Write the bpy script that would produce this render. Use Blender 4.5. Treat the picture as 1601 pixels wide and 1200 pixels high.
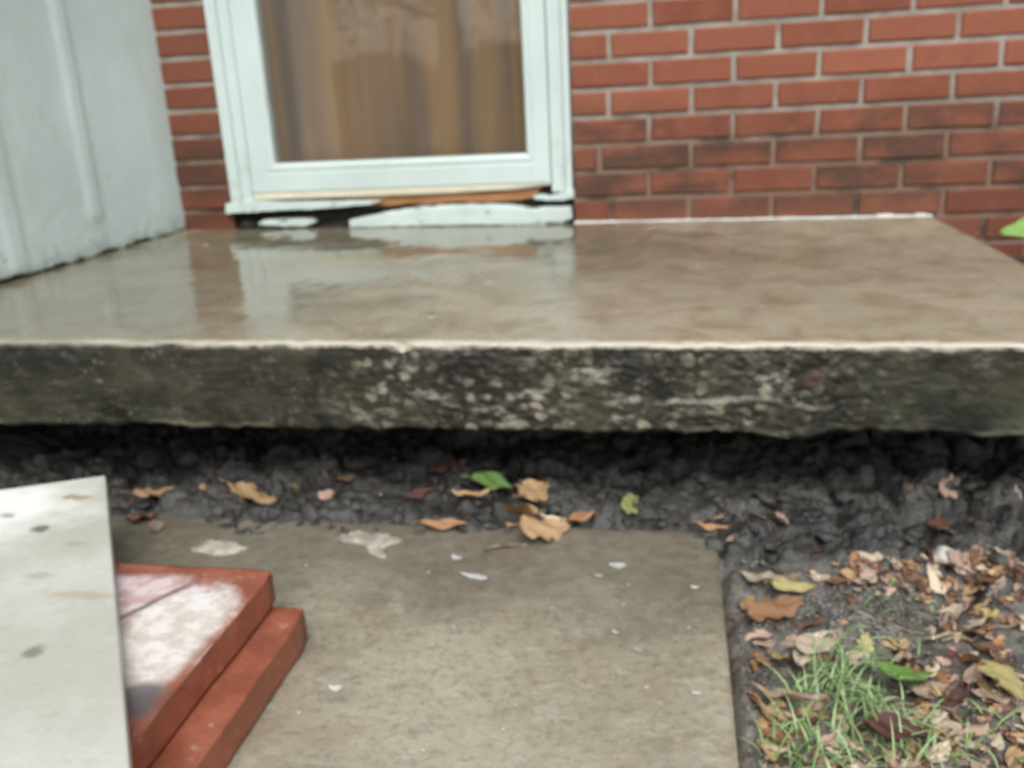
import bpy, bmesh, math, random
import numpy as np
from mathutils import Vector, Matrix, Euler
from math import radians as R

for o in list(bpy.data.objects):
    bpy.data.objects.remove(o, do_unlink=True)
SC = bpy.context.scene
COL = SC.collection
random.seed(11)
rng = np.random.default_rng(11)

# ------------------------------------------------------------------ camera
PF = 1438.06                       # focal length in photo pixels (1601 wide)
YAW, PITCH, ROLL = 0.18074, 0.30610, -0.05316
CAM = Vector((0.05656, -2.42891, 0.34146))
_f = Vector((-math.sin(YAW) * math.cos(PITCH), math.cos(YAW) * math.cos(PITCH), -math.sin(PITCH)))
_r0 = Vector((math.cos(YAW), math.sin(YAW), 0))
_u0 = _r0.cross(_f)
CR = _r0 * math.cos(ROLL) + _u0 * math.sin(ROLL)
CU = CR.cross(_f)
cam_d = bpy.data.cameras.new('camera')
cam = bpy.data.objects.new('camera', cam_d)
COL.objects.link(cam)
cam_d.sensor_width = 36.0
cam_d.lens = 36.0 * PF / 1601.0
cam_d.clip_start = 0.02
cam_d.clip_end = 400
M = Matrix.Identity(4)
for i in range(3):
    M[i][0] = CR[i]; M[i][1] = CU[i]; M[i][2] = -_f[i]; M[i][3] = CAM[i]
cam.matrix_world = M
cam_d.dof.use_dof = True            # the phone focused too near: the whole scene is soft
cam_d.dof.focus_distance = 0.45
cam_d.dof.aperture_fstop = 10.0
SC.camera = cam

# ------------------------------------------------------------------ world, sun, exposure
SUN_DIR = Vector((0.22, -0.85, 1.05)).normalized()      # towards the sun
W = bpy.data.worlds.new('World')
SC.world = W
W.use_nodes = True
wn = W.node_tree.nodes
wl = W.node_tree.links
sky = wn.new('ShaderNodeTexSky')
sky.sky_type = 'NISHITA'
sky.sun_disc = False
sky.sun_elevation = math.asin(SUN_DIR.z)
sky.sun_rotation = math.atan2(SUN_DIR.x, SUN_DIR.y)
sky.dust_density = 4.0
sky.air_density = 1.2
hs = wn.new('ShaderNodeHueSaturation')                   # overcast: a nearly white sky
hs.inputs['Saturation'].default_value = 0.50
wl.new(sky.outputs[0], hs.inputs['Color'])
wl.new(hs.outputs[0], wn['Background'].inputs['Color'])
wn['Background'].inputs['Strength'].default_value = 0.13
sl = bpy.data.lights.new('sun', 'SUN')
sl.energy = 1.15
sl.angle = R(40)
sl.color = (1.0, 0.99, 0.96)
so = bpy.data.objects.new('sun', sl)
COL.objects.link(so)
so.rotation_euler = SUN_DIR.to_track_quat('Z', 'Y').to_euler()
so.location = SUN_DIR * 20
SC.view_settings.view_transform = 'Standard'
SC.view_settings.look = 'None'
SC.view_settings.exposure = 0.48
SC.view_settings.gamma = 1.0
SC.render.engine = 'CYCLES'
SC.cycles.max_bounces = 8
try:
    SC.cycles.use_denoising = True
except Exception:
    pass

# ------------------------------------------------------------------ numpy noise
_perm = rng.permutation(512).astype(np.int64)
_perm = np.concatenate([_perm, _perm, _perm])
_grad = rng.normal(size=(512, 3)); _grad /= np.linalg.norm(_grad, axis=1)[:, None]

def perlin(x, y, z=0.0):
    x, y, z = np.broadcast_arrays(np.asarray(x, float), np.asarray(y, float), np.asarray(z, float))
    xi, yi, zi = np.floor(x).astype(np.int64), np.floor(y).astype(np.int64), np.floor(z).astype(np.int64)
    fx, fy, fz = x - xi, y - yi, z - zi
    u, v, w = [t * t * t * (t * (t * 6 - 15) + 10) for t in (fx, fy, fz)]
    def g(dx, dy, dz):
        h = _perm[(_perm[(_perm[(xi + dx) & 511] + yi + dy) & 511] + zi + dz) & 511]
        q = _grad[h]
        return q[..., 0] * (fx - dx) + q[..., 1] * (fy - dy) + q[..., 2] * (fz - dz)
    l = lambda a, b, t: a + t * (b - a)
    return l(l(l(g(0, 0, 0), g(1, 0, 0), u), l(g(0, 1, 0), g(1, 1, 0), u), v),
             l(l(g(0, 0, 1), g(1, 0, 1), u), l(g(0, 1, 1), g(1, 1, 1), u), v), w) * 1.5

def fbm(x, y, z=0.0, n=4, f=1.0, gain=0.5, mode=0):
    a, s = 1.0, 0.0
    x, y, z = np.asarray(x, float), np.asarray(y, float), np.asarray(z, float)
    for k in range(n):
        q = perlin(x * f + 7.3 * k, y * f - 3.1 * k, z * f + 1.7 * k)
        if mode == 1: q = 1 - 2 * np.abs(q)           # ridges
        if mode == 2: q = 2 * np.abs(q) - 0.5         # billows
        s = s + a * q
        a *= gain; f *= 2.03
    return s

def sstep(a, b, x):
    t = np.clip((np.asarray(x, float) - a) / (b - a), 0, 1)
    return t * t * (3 - 2 * t)

# ------------------------------------------------------------------ heights
PATH_Z = -0.24
PX0, PX1, PY1 = -0.82, 0.123, -1.265

def slab_top(x):
    return 0.009 * (0.69 - np.asarray(x, float))

def worley(x, y, seed):
    x, y = np.broadcast_arrays(np.asarray(x, float), np.asarray(y, float))
    xi, yi = np.floor(x).astype(np.int64), np.floor(y).astype(np.int64)
    d1 = np.full(x.shape, 9.0); d2 = np.full(x.shape, 9.0); hh = np.zeros(x.shape); dxs = np.zeros(x.shape); dys = np.zeros(x.shape); gid = np.zeros(x.shape, np.int64)
    for i in (-1, 0, 1):
        for j in (-1, 0, 1):
            h = _perm[(_perm[(xi + i + seed) & 511] + yi + j) & 511]
            px = xi + i + 0.5 + 0.45 * _grad[h][..., 0]; py = yi + j + 0.5 + 0.45 * _grad[h][..., 1]
            d = np.hypot(x - px, y - py); cl = d < d1
            d2 = np.where(cl, d1, np.minimum(d2, d)); d1 = np.where(cl, d, d1)
            gid = np.where(cl, h, gid); dxs = np.where(cl, x - px, dxs); dys = np.where(cl, y - py, dys)
    return d1, d2, gid, dxs, dys

def clods(x, y, size, seed):
    wx = x + 0.35 * size * fbm(x, y, seed, n=3, f=0.8 / size); wy = y + 0.35 * size * fbm(x, y, seed + 5, n=3, f=0.8 / size)
    d1, d2, g, dx, dy = worley(wx / size, wy / size, seed)
    g2 = (g * 7 + 13) & 511
    tilt = _grad[g2][..., 0] * dx + _grad[g2][..., 1] * dy
    return size * (0.45 * _grad[g2][..., 2] + 0.55 * tilt - 0.55 * d1 ** 2 - 0.30 * np.exp(-(d2 - d1) / 0.12))

def ground_h(x, y):
    x = np.asarray(x, float); y = np.asarray(y, float)
    right = sstep(0.12, 0.45, x)
    far = sstep(-1.45, -2.0, y) * 0 + sstep(3.0, 9.0, np.hypot(x, y + 1.5))
    # level of the yard, rising to the dirt face that was left under the slab
    z = -0.266 + 0.015 * sstep(-0.2, 0.9, x)
    wob = 0.05 * perlin(x * 5.1, 3.3, 0.7) + 0.03 * perlin(x * 13, 9.3, 0.7)
    t1 = sstep(-1.42, -1.22, y + wob * 0.8)
    t2 = sstep(-1.02, -0.55, y + wob * 1.2)
    dip = sstep(-1.30, -1.12, y + wob) * sstep(-0.6, -0.9, y) * (0.7 + 0.3 * right)
    z = z + t1 * (0.034 + 0.008 * right) + t2 * (0.095 + 0.016 * right) - 0.030 * dip
    trench = sstep(-1.44, -1.30, y + wob)
    n1 = fbm(x, y, 0.3, n=3, f=7.0, mode=2)
    n3 = fbm(x, y, 5.3, n=3, f=70.0)
    near = sstep(0.62, 0.45, np.hypot((x + 0.1) * 0.5, y + 1.25))
    ck = np.where(near > 0, clods(x, y, 0.10, 3) * (0.40 + 0.40 * right) + clods(x, y, 0.050, 11) * 0.6 + clods(x, y, 0.022, 29) * 0.22 + 0.010 * fbm(x, y, 7.7, n=3, f=22, mode=1) * 0.5, 0)
    z = z + trench * ((0.009 + 0.012 * right) * n1 + 0.62 * ck + 0.0030 * n3)
    z = z + (1 - trench) * (0.007 * n1 + 0.34 * ck + 0.0030 * n3) * (1 - far)
    # the worn gutter beside the walkway
    z = z + (0.012 * fbm(x, y, 3.1, n=3, f=24) - 0.009) * np.exp(-((x - 0.145) / 0.022) ** 2) * (1 - 0.6 * trench)
    # clear of the walkway itself
    on_path = sstep(PX0 - 0.01, PX0 + 0.02, x) * sstep(PX1 + 0.012, PX1 - 0.012, x) * sstep(-1.30, -1.36, y + 0.5 * wob)
    z = z * (1 - on_path) + (PATH_Z - 0.05) * on_path
    # towards the house the dirt stays clear of the bottom of the slab
    z = np.minimum(z, np.where((y > -1.2) & (x < 0.72), -0.135, 9.0))
    return z * (1 - far) + -0.30 * far

def ray(px, py):
    return (_f + CR * ((px - 800.5) / PF) - CU * ((py - 600) / PF))

def at_z(px, py, z):
    d = ray(px, py); return CAM + d * ((z - CAM.z) / d.z)

def at_x(px, py, x):
    d = ray(px, py); return CAM + d * ((x - CAM.x) / d.x)

def at_y(px, py, y):
    d = ray(px, py); return CAM + d * ((y - CAM.y) / d.y)

_gc = {}
def surf_h(x, y):
    g = _gc.get('g')
    if g is None: h = float(ground_h(x, y))
    else:
        xs, ys, Z = g
        i = min(max(int(np.searchsorted(xs, x)) - 1, 0), len(xs) - 2); j = min(max(int(np.searchsorted(ys, y)) - 1, 0), len(ys) - 2)
        u = (x - xs[i]) / (xs[i + 1] - xs[i]); v = (y - ys[j]) / (ys[j + 1] - ys[j])
        h = float((Z[i, j] * (1 - v) + Z[i, j + 1] * v) * (1 - u) + (Z[i + 1, j] * (1 - v) + Z[i + 1, j + 1] * v) * u)
    if PX0 < x < PX1 and y < PY1: h = max(h, PATH_Z)
    return h

def at_ground(px, py):
    d = ray(px, py)
    t = 0.6
    while t < 4:
        p = CAM + d * t
        if p.z < surf_h(p.x, p.y): return p
        t += 0.004
    return CAM + d * 1.5

# ------------------------------------------------------------------ object helpers
def link(name, me, mats=(), parent=None):
    o = bpy.data.objects.new(name, me)
    COL.objects.link(o)
    for m in mats: me.materials.append(m)
    if parent: o.parent = parent
    return o

def tag(o, label=None, cat=None, group=None, kind=None):
    if label: o['label'] = label
    if cat: o['category'] = cat
    if group: o['group'] = group
    if kind: o['kind'] = kind
    return o

def mesh(name, verts, faces, smooth=True, mi=None):
    me = bpy.data.meshes.new(name)
    me.from_pydata([tuple(v) for v in verts], [], [tuple(f) for f in faces])
    if smooth: me.polygons.foreach_set('use_smooth', [True] * len(me.polygons))
    if mi is not None: me.polygons.foreach_set('material_index', list(mi))
    me.update()
    return me

def grid_faces(nu, nv, off=0):
    i = np.arange(nu - 1)[:, None]; j = np.arange(nv - 1)[None, :]
    a = (i * nv + j + off).ravel()
    return np.stack([a, a + nv, a + nv + 1, a + 1], 1)

def attr(me, name, vals):
    a = me.attributes.new(name, 'FLOAT', 'POINT')
    a.data.foreach_set('value', np.asarray(vals, np.float32))

def bm_box(bm, x0, x1, y0, y1, z0, z1, mi=0):
    vs = [bm.verts.new(c) for c in ((x0, y0, z0), (x1, y0, z0), (x1, y1, z0), (x0, y1, z0),
                                    (x0, y0, z1), (x1, y0, z1), (x1, y1, z1), (x0, y1, z1))]
    for f in ((3, 2, 1, 0), (4, 5, 6, 7), (0, 1, 5, 4), (1, 2, 6, 5), (2, 3, 7, 6), (3, 0, 4, 7)):
        bm.faces.new([vs[i] for i in f]).material_index = mi

def bm_obj(name, bm, mats, parent=None, bevel=0.0, seg=2, smooth=True):
    if bevel > 0:
        bmesh.ops.bevel(bm, geom=list(bm.edges), offset=bevel, segments=seg, profile=0.6, affect='EDGES', clamp_overlap=True)
    me = bpy.data.meshes.new(name)
    bm.to_mesh(me); bm.free()
    if smooth: me.polygons.foreach_set('use_smooth', [True] * len(me.polygons))
    o = link(name, me, mats, parent)
    if smooth and bevel > 0:
        md = o.modifiers.new('n', 'WEIGHTED_NORMAL'); md.keep_sharp = False
    return o

def prism(name, pts, y0, y1, mats, parent=None, wob=0.0, bevel=0.002):
    """outline in x,z, thick from y0 (front) to y1 (back)"""
    P = []
    for i, p_ in enumerate(pts):
        q_ = pts[(i + 1) % len(pts)]; L = math.hypot(q_[0] - p_[0], q_[1] - p_[1]); m_ = max(1, int(L / 0.009))
        for k in range(m_):
            t = k / m_; P.append((p_[0] + (q_[0] - p_[0]) * t, p_[1] + (q_[1] - p_[1]) * t + 0.0022 * float(fbm(p_[0] + (q_[0] - p_[0]) * t, y0, i * 0.37, n=3, f=45))))
    pts = P
    bm = bmesh.new()
    a = [bm.verts.new((x + random.uniform(-wob, wob), y0, z + random.uniform(-wob, wob))) for x, z in pts]
    b = [bm.verts.new((v.co.x, y1, v.co.z)) for v in a]
    n = len(a)
    bm.faces.new(a); bm.faces.new(b[::-1])
    for i in range(n): bm.faces.new((a[i], b[i], b[(i + 1) % n], a[(i + 1) % n]))
    bmesh.ops.recalc_face_normals(bm, faces=list(bm.faces))
    bmesh.ops.bevel(bm, geom=[e for e in bm.edges if all(abs(v.co.y - y0) < 1e-6 for v in e.verts)], offset=bevel, segments=2, affect='EDGES', clamp_overlap=True)
    return bm_obj(name, bm, mats, parent, smooth=False)

# ------------------------------------------------------------------ material helpers
class NT:
    def __init__(s, name):
        s.m = bpy.data.materials.new(name); s.m.use_nodes = True
        s.t = s.m.node_tree; s.n = s.t.nodes; s.l = s.t.links
        s.b = s.n['Principled BSDF']
        s.pos = s.n.new('ShaderNodeNewGeometry').outputs['Position']
    def put(s, sock, v):
        if hasattr(v, 'links') or isinstance(v, bpy.types.NodeSocket): s.l.new(v, sock)
        elif isinstance(v, (tuple, list)):
            sock.default_value = tuple(v) + ((1.0,) if len(v) == 3 and len(sock.default_value) == 4 else ())
        else: sock.default_value = v
    def vec(s, scale=(1, 1, 1), src=None, off=(0, 0, 0)):
        n = s.n.new('ShaderNodeMapping'); s.l.new(src or s.pos, n.inputs[0])
        n.inputs['Scale'].default_value = scale; n.inputs['Location'].default_value = off
        return n.outputs[0]
    def noise(s, scale, detail=4, rough=0.55, vec=None, dist=0.0):
        n = s.n.new('ShaderNodeTexNoise'); s.l.new(vec or s.pos, n.inputs['Vector'])
        n.inputs['Scale'].default_value = scale; n.inputs['Detail'].default_value = detail
        n.inputs['Roughness'].default_value = rough; n.inputs['Distortion'].default_value = dist
        return n.outputs['Fac']
    def vor(s, scale, vec=None, feat='F1', out='Distance'):
        n = s.n.new('ShaderNodeTexVoronoi'); n.feature = feat; s.l.new(vec or s.pos, n.inputs['Vector'])
        n.inputs['Scale'].default_value = scale
        return n.outputs[out]
    def ramp(s, v, lo, hi, a=0.0, b=1.0, kind='SMOOTHSTEP'):
        n = s.n.new('ShaderNodeMapRange'); n.interpolation_type = kind
        s.put(n.inputs['Value'], v)
        n.inputs['From Min'].default_value = lo; n.inputs['From Max'].default_value = hi
        n.inputs['To Min'].default_value = a; n.inputs['To Max'].default_value = b
        return n.outputs[0]
    def math(s, op, a, b=0.0):
        n = s.n.new('ShaderNodeMath'); n.operation = op
        s.put(n.inputs[0], a); s.put(n.inputs[1], b)
        return n.outputs[0]
    def mul(s, a, b): return s.math('MULTIPLY', a, b)
    def add(s, a, b): return s.math('ADD', a, b)
    def inv(s, a): return s.math('SUBTRACT', 1.0, a)
    def mix(s, f, a, b, mode='MIX'):
        n = s.n.new('ShaderNodeMix'); n.data_type = 'RGBA'; n.blend_type = mode
        s.put(n.inputs[0], f); s.put(n.inputs[6], a); s.put(n.inputs[7], b)
        return n.outputs[2]
    def xyz(s, src=None):
        n = s.n.new('ShaderNodeSeparateXYZ'); s.l.new(src or s.pos, n.inputs[0]); return n.outputs
    def at(s, name):
        n = s.n.new('ShaderNodeAttribute'); n.attribute_name = name; return n.outputs['Fac']
    def rnd(s): return s.n.new('ShaderNodeObjectInfo').outputs['Random']
    def bump(s, h, st=0.3, d=0.004):
        n = s.n.new('ShaderNodeBump'); s.put(n.inputs['Height'], h)
        n.inputs['Strength'].default_value = st; n.inputs['Distance'].default_value = d
        s.l.new(n.outputs[0], s.b.inputs['Normal']); return n
    def blob(s, cx, cy, rx, ry, ax=(0, 1), edge=0.35, wob=None):
        """soft-edged stain of its own shape at a spot, 1 inside"""
        x = s.xyz(); a = s.mul(s.math('SUBTRACT', x[ax[0]], cx), 1 / rx); b = s.mul(s.math('SUBTRACT', x[ax[1]], cy), 1 / ry)
        d = s.math('SQRT', s.add(s.mul(a, a), s.mul(b, b)))
        if wob is not None: d = s.add(d, wob)
        return s.ramp(d, 1 + edge, 1 - edge)
    def done(s, color=None, rough=0.6, spec=0.5, **kw):
        if color is not None: s.put(s.b.inputs['Base Color'], color)
        s.put(s.b.inputs['Roughness'], rough); s.put(s.b.inputs['Specular IOR Level'], spec)
        for k, v in kw.items(): s.put(s.b.inputs[k], v)
        return s.m

def mat_brick():
    s = NT('brick'); x = s.xyz(); r = s.at('rnd')
    n = s.noise(9, 5); fine = s.noise(420, 3)
    c = s.mix(r, (0.185, 0.052, 0.028), (0.325, 0.110, 0.060))
    c = s.mix(s.ramp(n, 0.35, 0.75), c, (0.27, 0.090, 0.052))
    c = s.mix(s.mul(s.ramp(fine, 0.5, 0.72), 0.35), c, (0.12, 0.05, 0.04))
    # soot-black algae on the low courses right of the door, brick by brick
    zone = s.mul(s.ramp(x[2], 0.34, 0.20), s.ramp(x[2], -0.02, 0.09, 0.35, 1.0))
    st = s.mul(zone, s.ramp(s.add(s.noise(7, 3, vec=s.vec((1, 1, 2.0))), s.mul(r, 0.22)), 0.46, 0.74))
    st = s.mul(st, s.ramp(x[0], 1.9, 0.4, 0.45, 1.0))
    c = s.mix(s.mul(st, 0.86), c, (0.050, 0.036, 0.026))
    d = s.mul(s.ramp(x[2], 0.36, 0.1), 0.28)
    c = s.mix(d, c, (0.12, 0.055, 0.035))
    pit = s.mul(s.ramp(s.vor(130), 0.22, 0.08), s.ramp(s.noise(25, 3), 0.45, 0.6))
    c = s.mix(s.mul(pit, 0.6), c, (0.07, 0.03, 0.02))
    c = s.mix(s.mul(s.ramp(s.noise(55, 5, 0.7), 0.56, 0.70), 0.35), c, (0.36, 0.17, 0.115))
    darker = s.mul(s.ramp(x[0], -1.05, -1.13), 0.42)  # bricks left of the door mixed towards a darker red-brown
    c = s.mix(darker, c, (0.10, 0.034, 0.020))
    s.bump(s.add(s.add(s.noise(160, 4), s.mul(fine, 0.4)), s.mul(pit, -0.8)), 0.6, 0.003)
    return s.done(c, s.ramp(s.noise(30), 0.3, 0.7, 0.55, 0.8), 0.35)

def mat_mortar():
    s = NT('mortar'); x = s.xyz()
    n = s.noise(14, 4)
    c = s.mix(s.ramp(n, 0.35, 0.65), (0.27, 0.245, 0.205), (0.39, 0.365, 0.325))
    low = s.mul(s.ramp(x[2], 0.34, 0.14), s.ramp(s.noise(5, 3), 0.25, 0.55, 0.55, 1.0))
    c = s.mix(s.mul(low, 0.85), c, (0.20, 0.115, 0.078))
    bl = s.mul(s.ramp(x[2], 0.33, 0.22), s.ramp(s.noise(6.5, 3, vec=s.vec((1, 1, 2), off=(3, 0, 0))), 0.5, 0.66))
    c = s.mix(s.mul(bl, 0.8), c, (0.05, 0.045, 0.035))
    s.bump(s.noise(220, 4), 0.7, 0.004)
    return s.done(c, 0.85, 0.3)

def mat_paint(name, base, dirt=(0.22, 0.21, 0.18), dirt_amt=0.5, rough=0.35, chips=True, zlow=0.12):
    s = NT(name); x = s.xyz()
    c = s.mix(s.ramp(s.noise(3.5, 4), 0.35, 0.7), base, tuple(v * 0.90 for v in base))
    g = s.ramp(s.noise(24, 5, vec=s.vec((1, 1, 0.35))), 0.56, 0.74)
    c = s.mix(s.mul(g, 0.09), c, dirt)
    low = s.mul(s.ramp(x[2], zlow, 0.0), s.ramp(s.noise(30, 5), 0.42, 0.62))
    c = s.mix(s.mul(low, dirt_amt), c, dirt)
    if chips:
        ch = s.mul(s.ramp(s.noise(17, 5, 0.65), 0.66, 0.70), s.ramp(x[2], 0.30, 0.02))
        c = s.mix(s.mul(ch, 0.7), c, (0.14, 0.13, 0.11))
    s.bump(s.add(s.noise(60, 4), s.mul(s.noise(9, 3), 1.6)), 0.22, 0.004)
    return s.done(c, s.ramp(s.noise(20), 0.3, 0.7, rough, rough + 0.2), 0.45)

def mat_sill():
    s = NT('weathered_sill_paint'); x = s.xyz()
    c = s.mix(s.ramp(s.noise(12, 4), 0.35, 0.7), (0.62, 0.74, 0.72), (0.54, 0.64, 0.62))
    gr = s.noise(60, 5, 0.7, vec=s.vec((0.25, 1, 3.0)))
    c = s.mix(s.mul(s.ramp(gr, 0.58, 0.72), 0.45), c, (0.22, 0.20, 0.17))
    fl = s.ramp(s.noise(34, 5, 0.7, vec=s.vec((0.5, 1, 1))), 0.62, 0.66)
    c = s.mix(s.mul(fl, 0.85), c, (0.12, 0.095, 0.07))
    low = s.mul(s.ramp(x[2], 0.022, 0.004), s.ramp(s.noise(40, 4), 0.4, 0.6))
    c = s.mix(s.mul(low, 0.7), c, (0.16, 0.14, 0.11))
    s.bump(s.add(s.mul(gr, 1.0), s.mul(fl, -0.6)), 0.5, 0.003)
    return s.done(c, 0.5, 0.4)

def mat_slab_top():
    s = NT('wet_concrete_top'); x = s.xyz()
    e = s.at('edge')
    wobn = s.noise(7, 5, 0.6, dist=0.4)
    n = s.noise(3.2, 5, 0.6, dist=0.3)
    f = s.noise(130, 4, 0.7); str_ = s.noise(11, 5, 0.6, dist=0.6)
    c = s.mix(s.ramp(n, 0.32, 0.68), (0.325, 0.295, 0.210), (0.45, 0.42, 0.325))
    c = s.mix(s.mul(s.ramp(str_, 0.44, 0.66), 0.7), c, (0.215, 0.175, 0.108))
    c = s.mix(s.mul(s.ramp(s.noise(5.5, 5, 0.65, vec=s.vec(off=(3, 7, 0)), dist=0.5), 0.52, 0.66), 0.5), c, (0.175, 0.145, 0.095))
    c = s.mix(s.mul(s.ramp(s.noise(33, 5, 0.65), 0.54, 0.72), 0.45), c, (0.49, 0.46, 0.375))
    c = s.mix(s.mul(s.ramp(f, 0.55, 0.75), 0.45), c, (0.12, 0.10, 0.07))
    pv = s.vor(120); c = s.mix(s.mul(s.ramp(pv, 0.17, 0.08), s.ramp(s.noise(12, 3), 0.45, 0.6)), c, (0.07, 0.06, 0.045))
    # standing water: before the door and along the left wall, with its own outline
    w0 = s.mul(s.math('SUBTRACT', wobn, 0.5), 1.6)
    p1 = s.blob(-0.62, -0.22, 0.62, 0.36, wob=w0, edge=0.22)
    p2 = s.blob(-1.00, -0.70, 0.62, 0.62, wob=w0, edge=0.4)
    p3 = s.blob(-0.15, -0.45, 0.45, 0.36, wob=w0, edge=0.6)
    p4 = s.blob(0.25, -0.62, 0.55, 0.30, wob=s.mul(w0, 1.3), edge=0.7)
    wet = s.math('MAXIMUM', s.math('MAXIMUM', p1, s.mul(p2, 0.92)), s.math('MAXIMUM', s.mul(p3, 0.75), s.mul(p4, 0.45)))
    darker = s.ramp(s.add(n, s.mul(x[0], -0.12)), 0.30, 0.62, 0.25, 1.0)  # damp concrete, darker and glossier
    # silt line left where the puddle at the threshold dried back
    ring = s.mul(s.ramp(p1, 0.06, 0.30), s.ramp(p1, 0.75, 0.40))
    c = s.mix(s.mul(wet, 0.66), c, (0.100, 0.090, 0.062))
    c = s.mix(s.mul(darker, 0.3), c, (0.22, 0.195, 0.13))
    c = s.mix(s.mul(ring, 0.5), c, (0.10, 0.066, 0.034))
    # pale worn arris along the front
    ed = s.mul(s.ramp(s.add(e, s.mul(s.math('SUBTRACT', s.noise(30, 5, 0.65), 0.5), 0.05)), -0.022, 0.0), s.ramp(s.add(x[0], s.mul(s.math('SUBTRACT', s.noise(6, 4), 0.5), 2.2)), -1.3, -0.1, 0.25, 1.0))
    c = s.mix(s.mul(ed, 0.8), c, (0.56, 0.53, 0.44))
    gloss = s.math('MAXIMUM', wet, s.mul(darker, 0.5))
    ro = s.ramp(gloss, 0.0, 1.0, 0.46, 0.06, 'LINEAR')
    ro = s.add(ro, s.mul(s.math('SUBTRACT', s.noise(38, 4), 0.5), 0.12))
    b = s.bump(s.add(s.mul(f, 0.5), s.noise(34, 5)), 0.16, 0.006)
    s.l.new(s.ramp(wet, 0.0, 0.9, 0.22, 0.02), b.inputs['Strength'])
    return s.done(c, ro, 0.5)

def mat_slab_face():
    s = NT('mossy_concrete_face'); x = s.xyz(); e = s.at('edge')
    n = s.noise(6, 5, 0.6, vec=s.vec((1, 1, 1.6))); f = s.noise(55, 5, 0.65, vec=s.vec((0.7, 1, 1.5)))
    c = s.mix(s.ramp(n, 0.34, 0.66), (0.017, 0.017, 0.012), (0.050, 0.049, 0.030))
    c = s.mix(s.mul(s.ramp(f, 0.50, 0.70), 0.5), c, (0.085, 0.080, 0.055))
    # exposed aggregate in the middle run
    zone = s.mul(s.ramp(x[0], -0.52, -0.30), s.ramp(x[0], 0.42, 0.18))
    zone = s.math('MAXIMUM', s.mul(zone, s.ramp(s.noise(8, 3), 0.36, 0.56)), s.mul(s.ramp(s.noise(5, 3, vec=s.vec(off=(4, 0, 0))), 0.55, 0.68), 0.5))
    wn_ = s.n.new('ShaderNodeTexNoise'); wn_.inputs['Scale'].default_value = 38; wn_.inputs['Detail'].default_value = 3; s.l.new(s.pos, wn_.inputs['Vector'])
    wa = s.n.new('ShaderNodeVectorMath'); wa.operation = 'MULTIPLY_ADD'; s.l.new(wn_.outputs['Color'], wa.inputs[0]); wa.inputs[1].default_value = (0.022, 0.022, 0.022); s.l.new(s.pos, wa.inputs[2])
    wv = s.vec((1, 1, 1.5), src=wa.outputs[0])
    vd = s.vor(52, wv); vc = s.vor(52, wv, out='Color'); pick = s.xyz(vc)[0]
    peb = s.mul(s.mul(s.ramp(vd, 0.62, 0.30), s.ramp(s.add(pick, s.mul(s.noise(9, 3), 0.8)), 0.70, 1.05)), zone)
    c = s.mix(s.mul(zone, 0.55), c, (0.022, 0.020, 0.014))
    c = s.mix(peb, c, s.mix(s.xyz(vc)[1], (0.30, 0.275, 0.21), (0.13, 0.12, 0.085)))
    vd2 = s.vor(95, wv); pk2 = s.xyz(s.vor(95, wv, out='Color'))
    peb2 = s.mul(s.mul(s.ramp(vd2, 0.6, 0.25), s.ramp(pk2[0], 0.55, 0.8)), s.ramp(s.noise(11, 4), 0.44, 0.6))
    c = s.mix(s.mul(peb2, 0.5), c, s.mix(pk2[1], (0.22, 0.21, 0.17), (0.085, 0.08, 0.06)))
    crust = s.mul(s.ramp(s.noise(20, 6, 0.7, vec=s.vec((0.7, 1, 1.8))), 0.53, 0.66), s.add(s.mul(zone, 0.85), 0.12))
    c = s.mix(crust, c, (0.33, 0.32, 0.275))
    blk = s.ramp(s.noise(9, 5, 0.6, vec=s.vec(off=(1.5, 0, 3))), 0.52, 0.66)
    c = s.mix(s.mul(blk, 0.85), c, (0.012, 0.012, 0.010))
    # pale lime crust: the arris, a wandering streak, the bottom lip
    nn = s.mul(s.math('SUBTRACT', s.noise(30, 5), 0.5), 0.03)
    top = s.mul(s.ramp(s.add(e, nn), 0.011, 0.001), s.ramp(s.add(x[0], s.mul(s.math('SUBTRACT', s.noise(6, 4), 0.5), 2.2)), -1.3, -0.1, 0.25, 1.0))
    z0 = s.add(s.mul(s.math('SUBTRACT', s.noise(7, 4, vec=s.vec((1, 1, 0.01))), 0.5), 0.06), 0.083)
    dz = s.math('ABSOLUTE', s.math('SUBTRACT', e, z0))
    streak = s.mul(s.ramp(dz, 0.006, 0.001), s.mul(s.ramp(x[0], -0.15, 0.02), s.ramp(x[0], 0.33, 0.18)))
    lip = s.mul(s.ramp(e, 0.114, 0.124), s.ramp(s.noise(12, 4), 0.45, 0.6))
    c = s.mix(s.mul(top, 0.8), c, (0.50, 0.46, 0.37))
    c = s.mix(s.mul(s.mul(streak, s.ramp(s.noise(26, 4), 0.35, 0.6)), 0.7), c, (0.36, 0.34, 0.30))
    c = s.mix(s.mul(lip, 0.55), c, (0.30, 0.28, 0.20))
    # green algae to the right, a rust spot
    gr = s.mul(s.ramp(x[0], 0.22, 0.42), s.ramp(s.noise(22, 4), 0.45, 0.65))
    c = s.mix(s.mul(gr, 0.4), c, (0.045, 0.06, 0.030))
    c = s.mix(s.blob(0.245, -0.047, 0.012, 0.013, ax=(0, 2), wob=s.mul(s.math('SUBTRACT', f, 0.5), 2.0)), c, (0.065, 0.042, 0.030))
    h = s.add(s.mul(f, 0.8), s.mul(peb, 0.9))
    s.bump(h, 0.40, 0.004)
    return s.done(c, s.ramp(f, 0.3, 0.7, 0.40, 0.65), 0.4)

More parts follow.
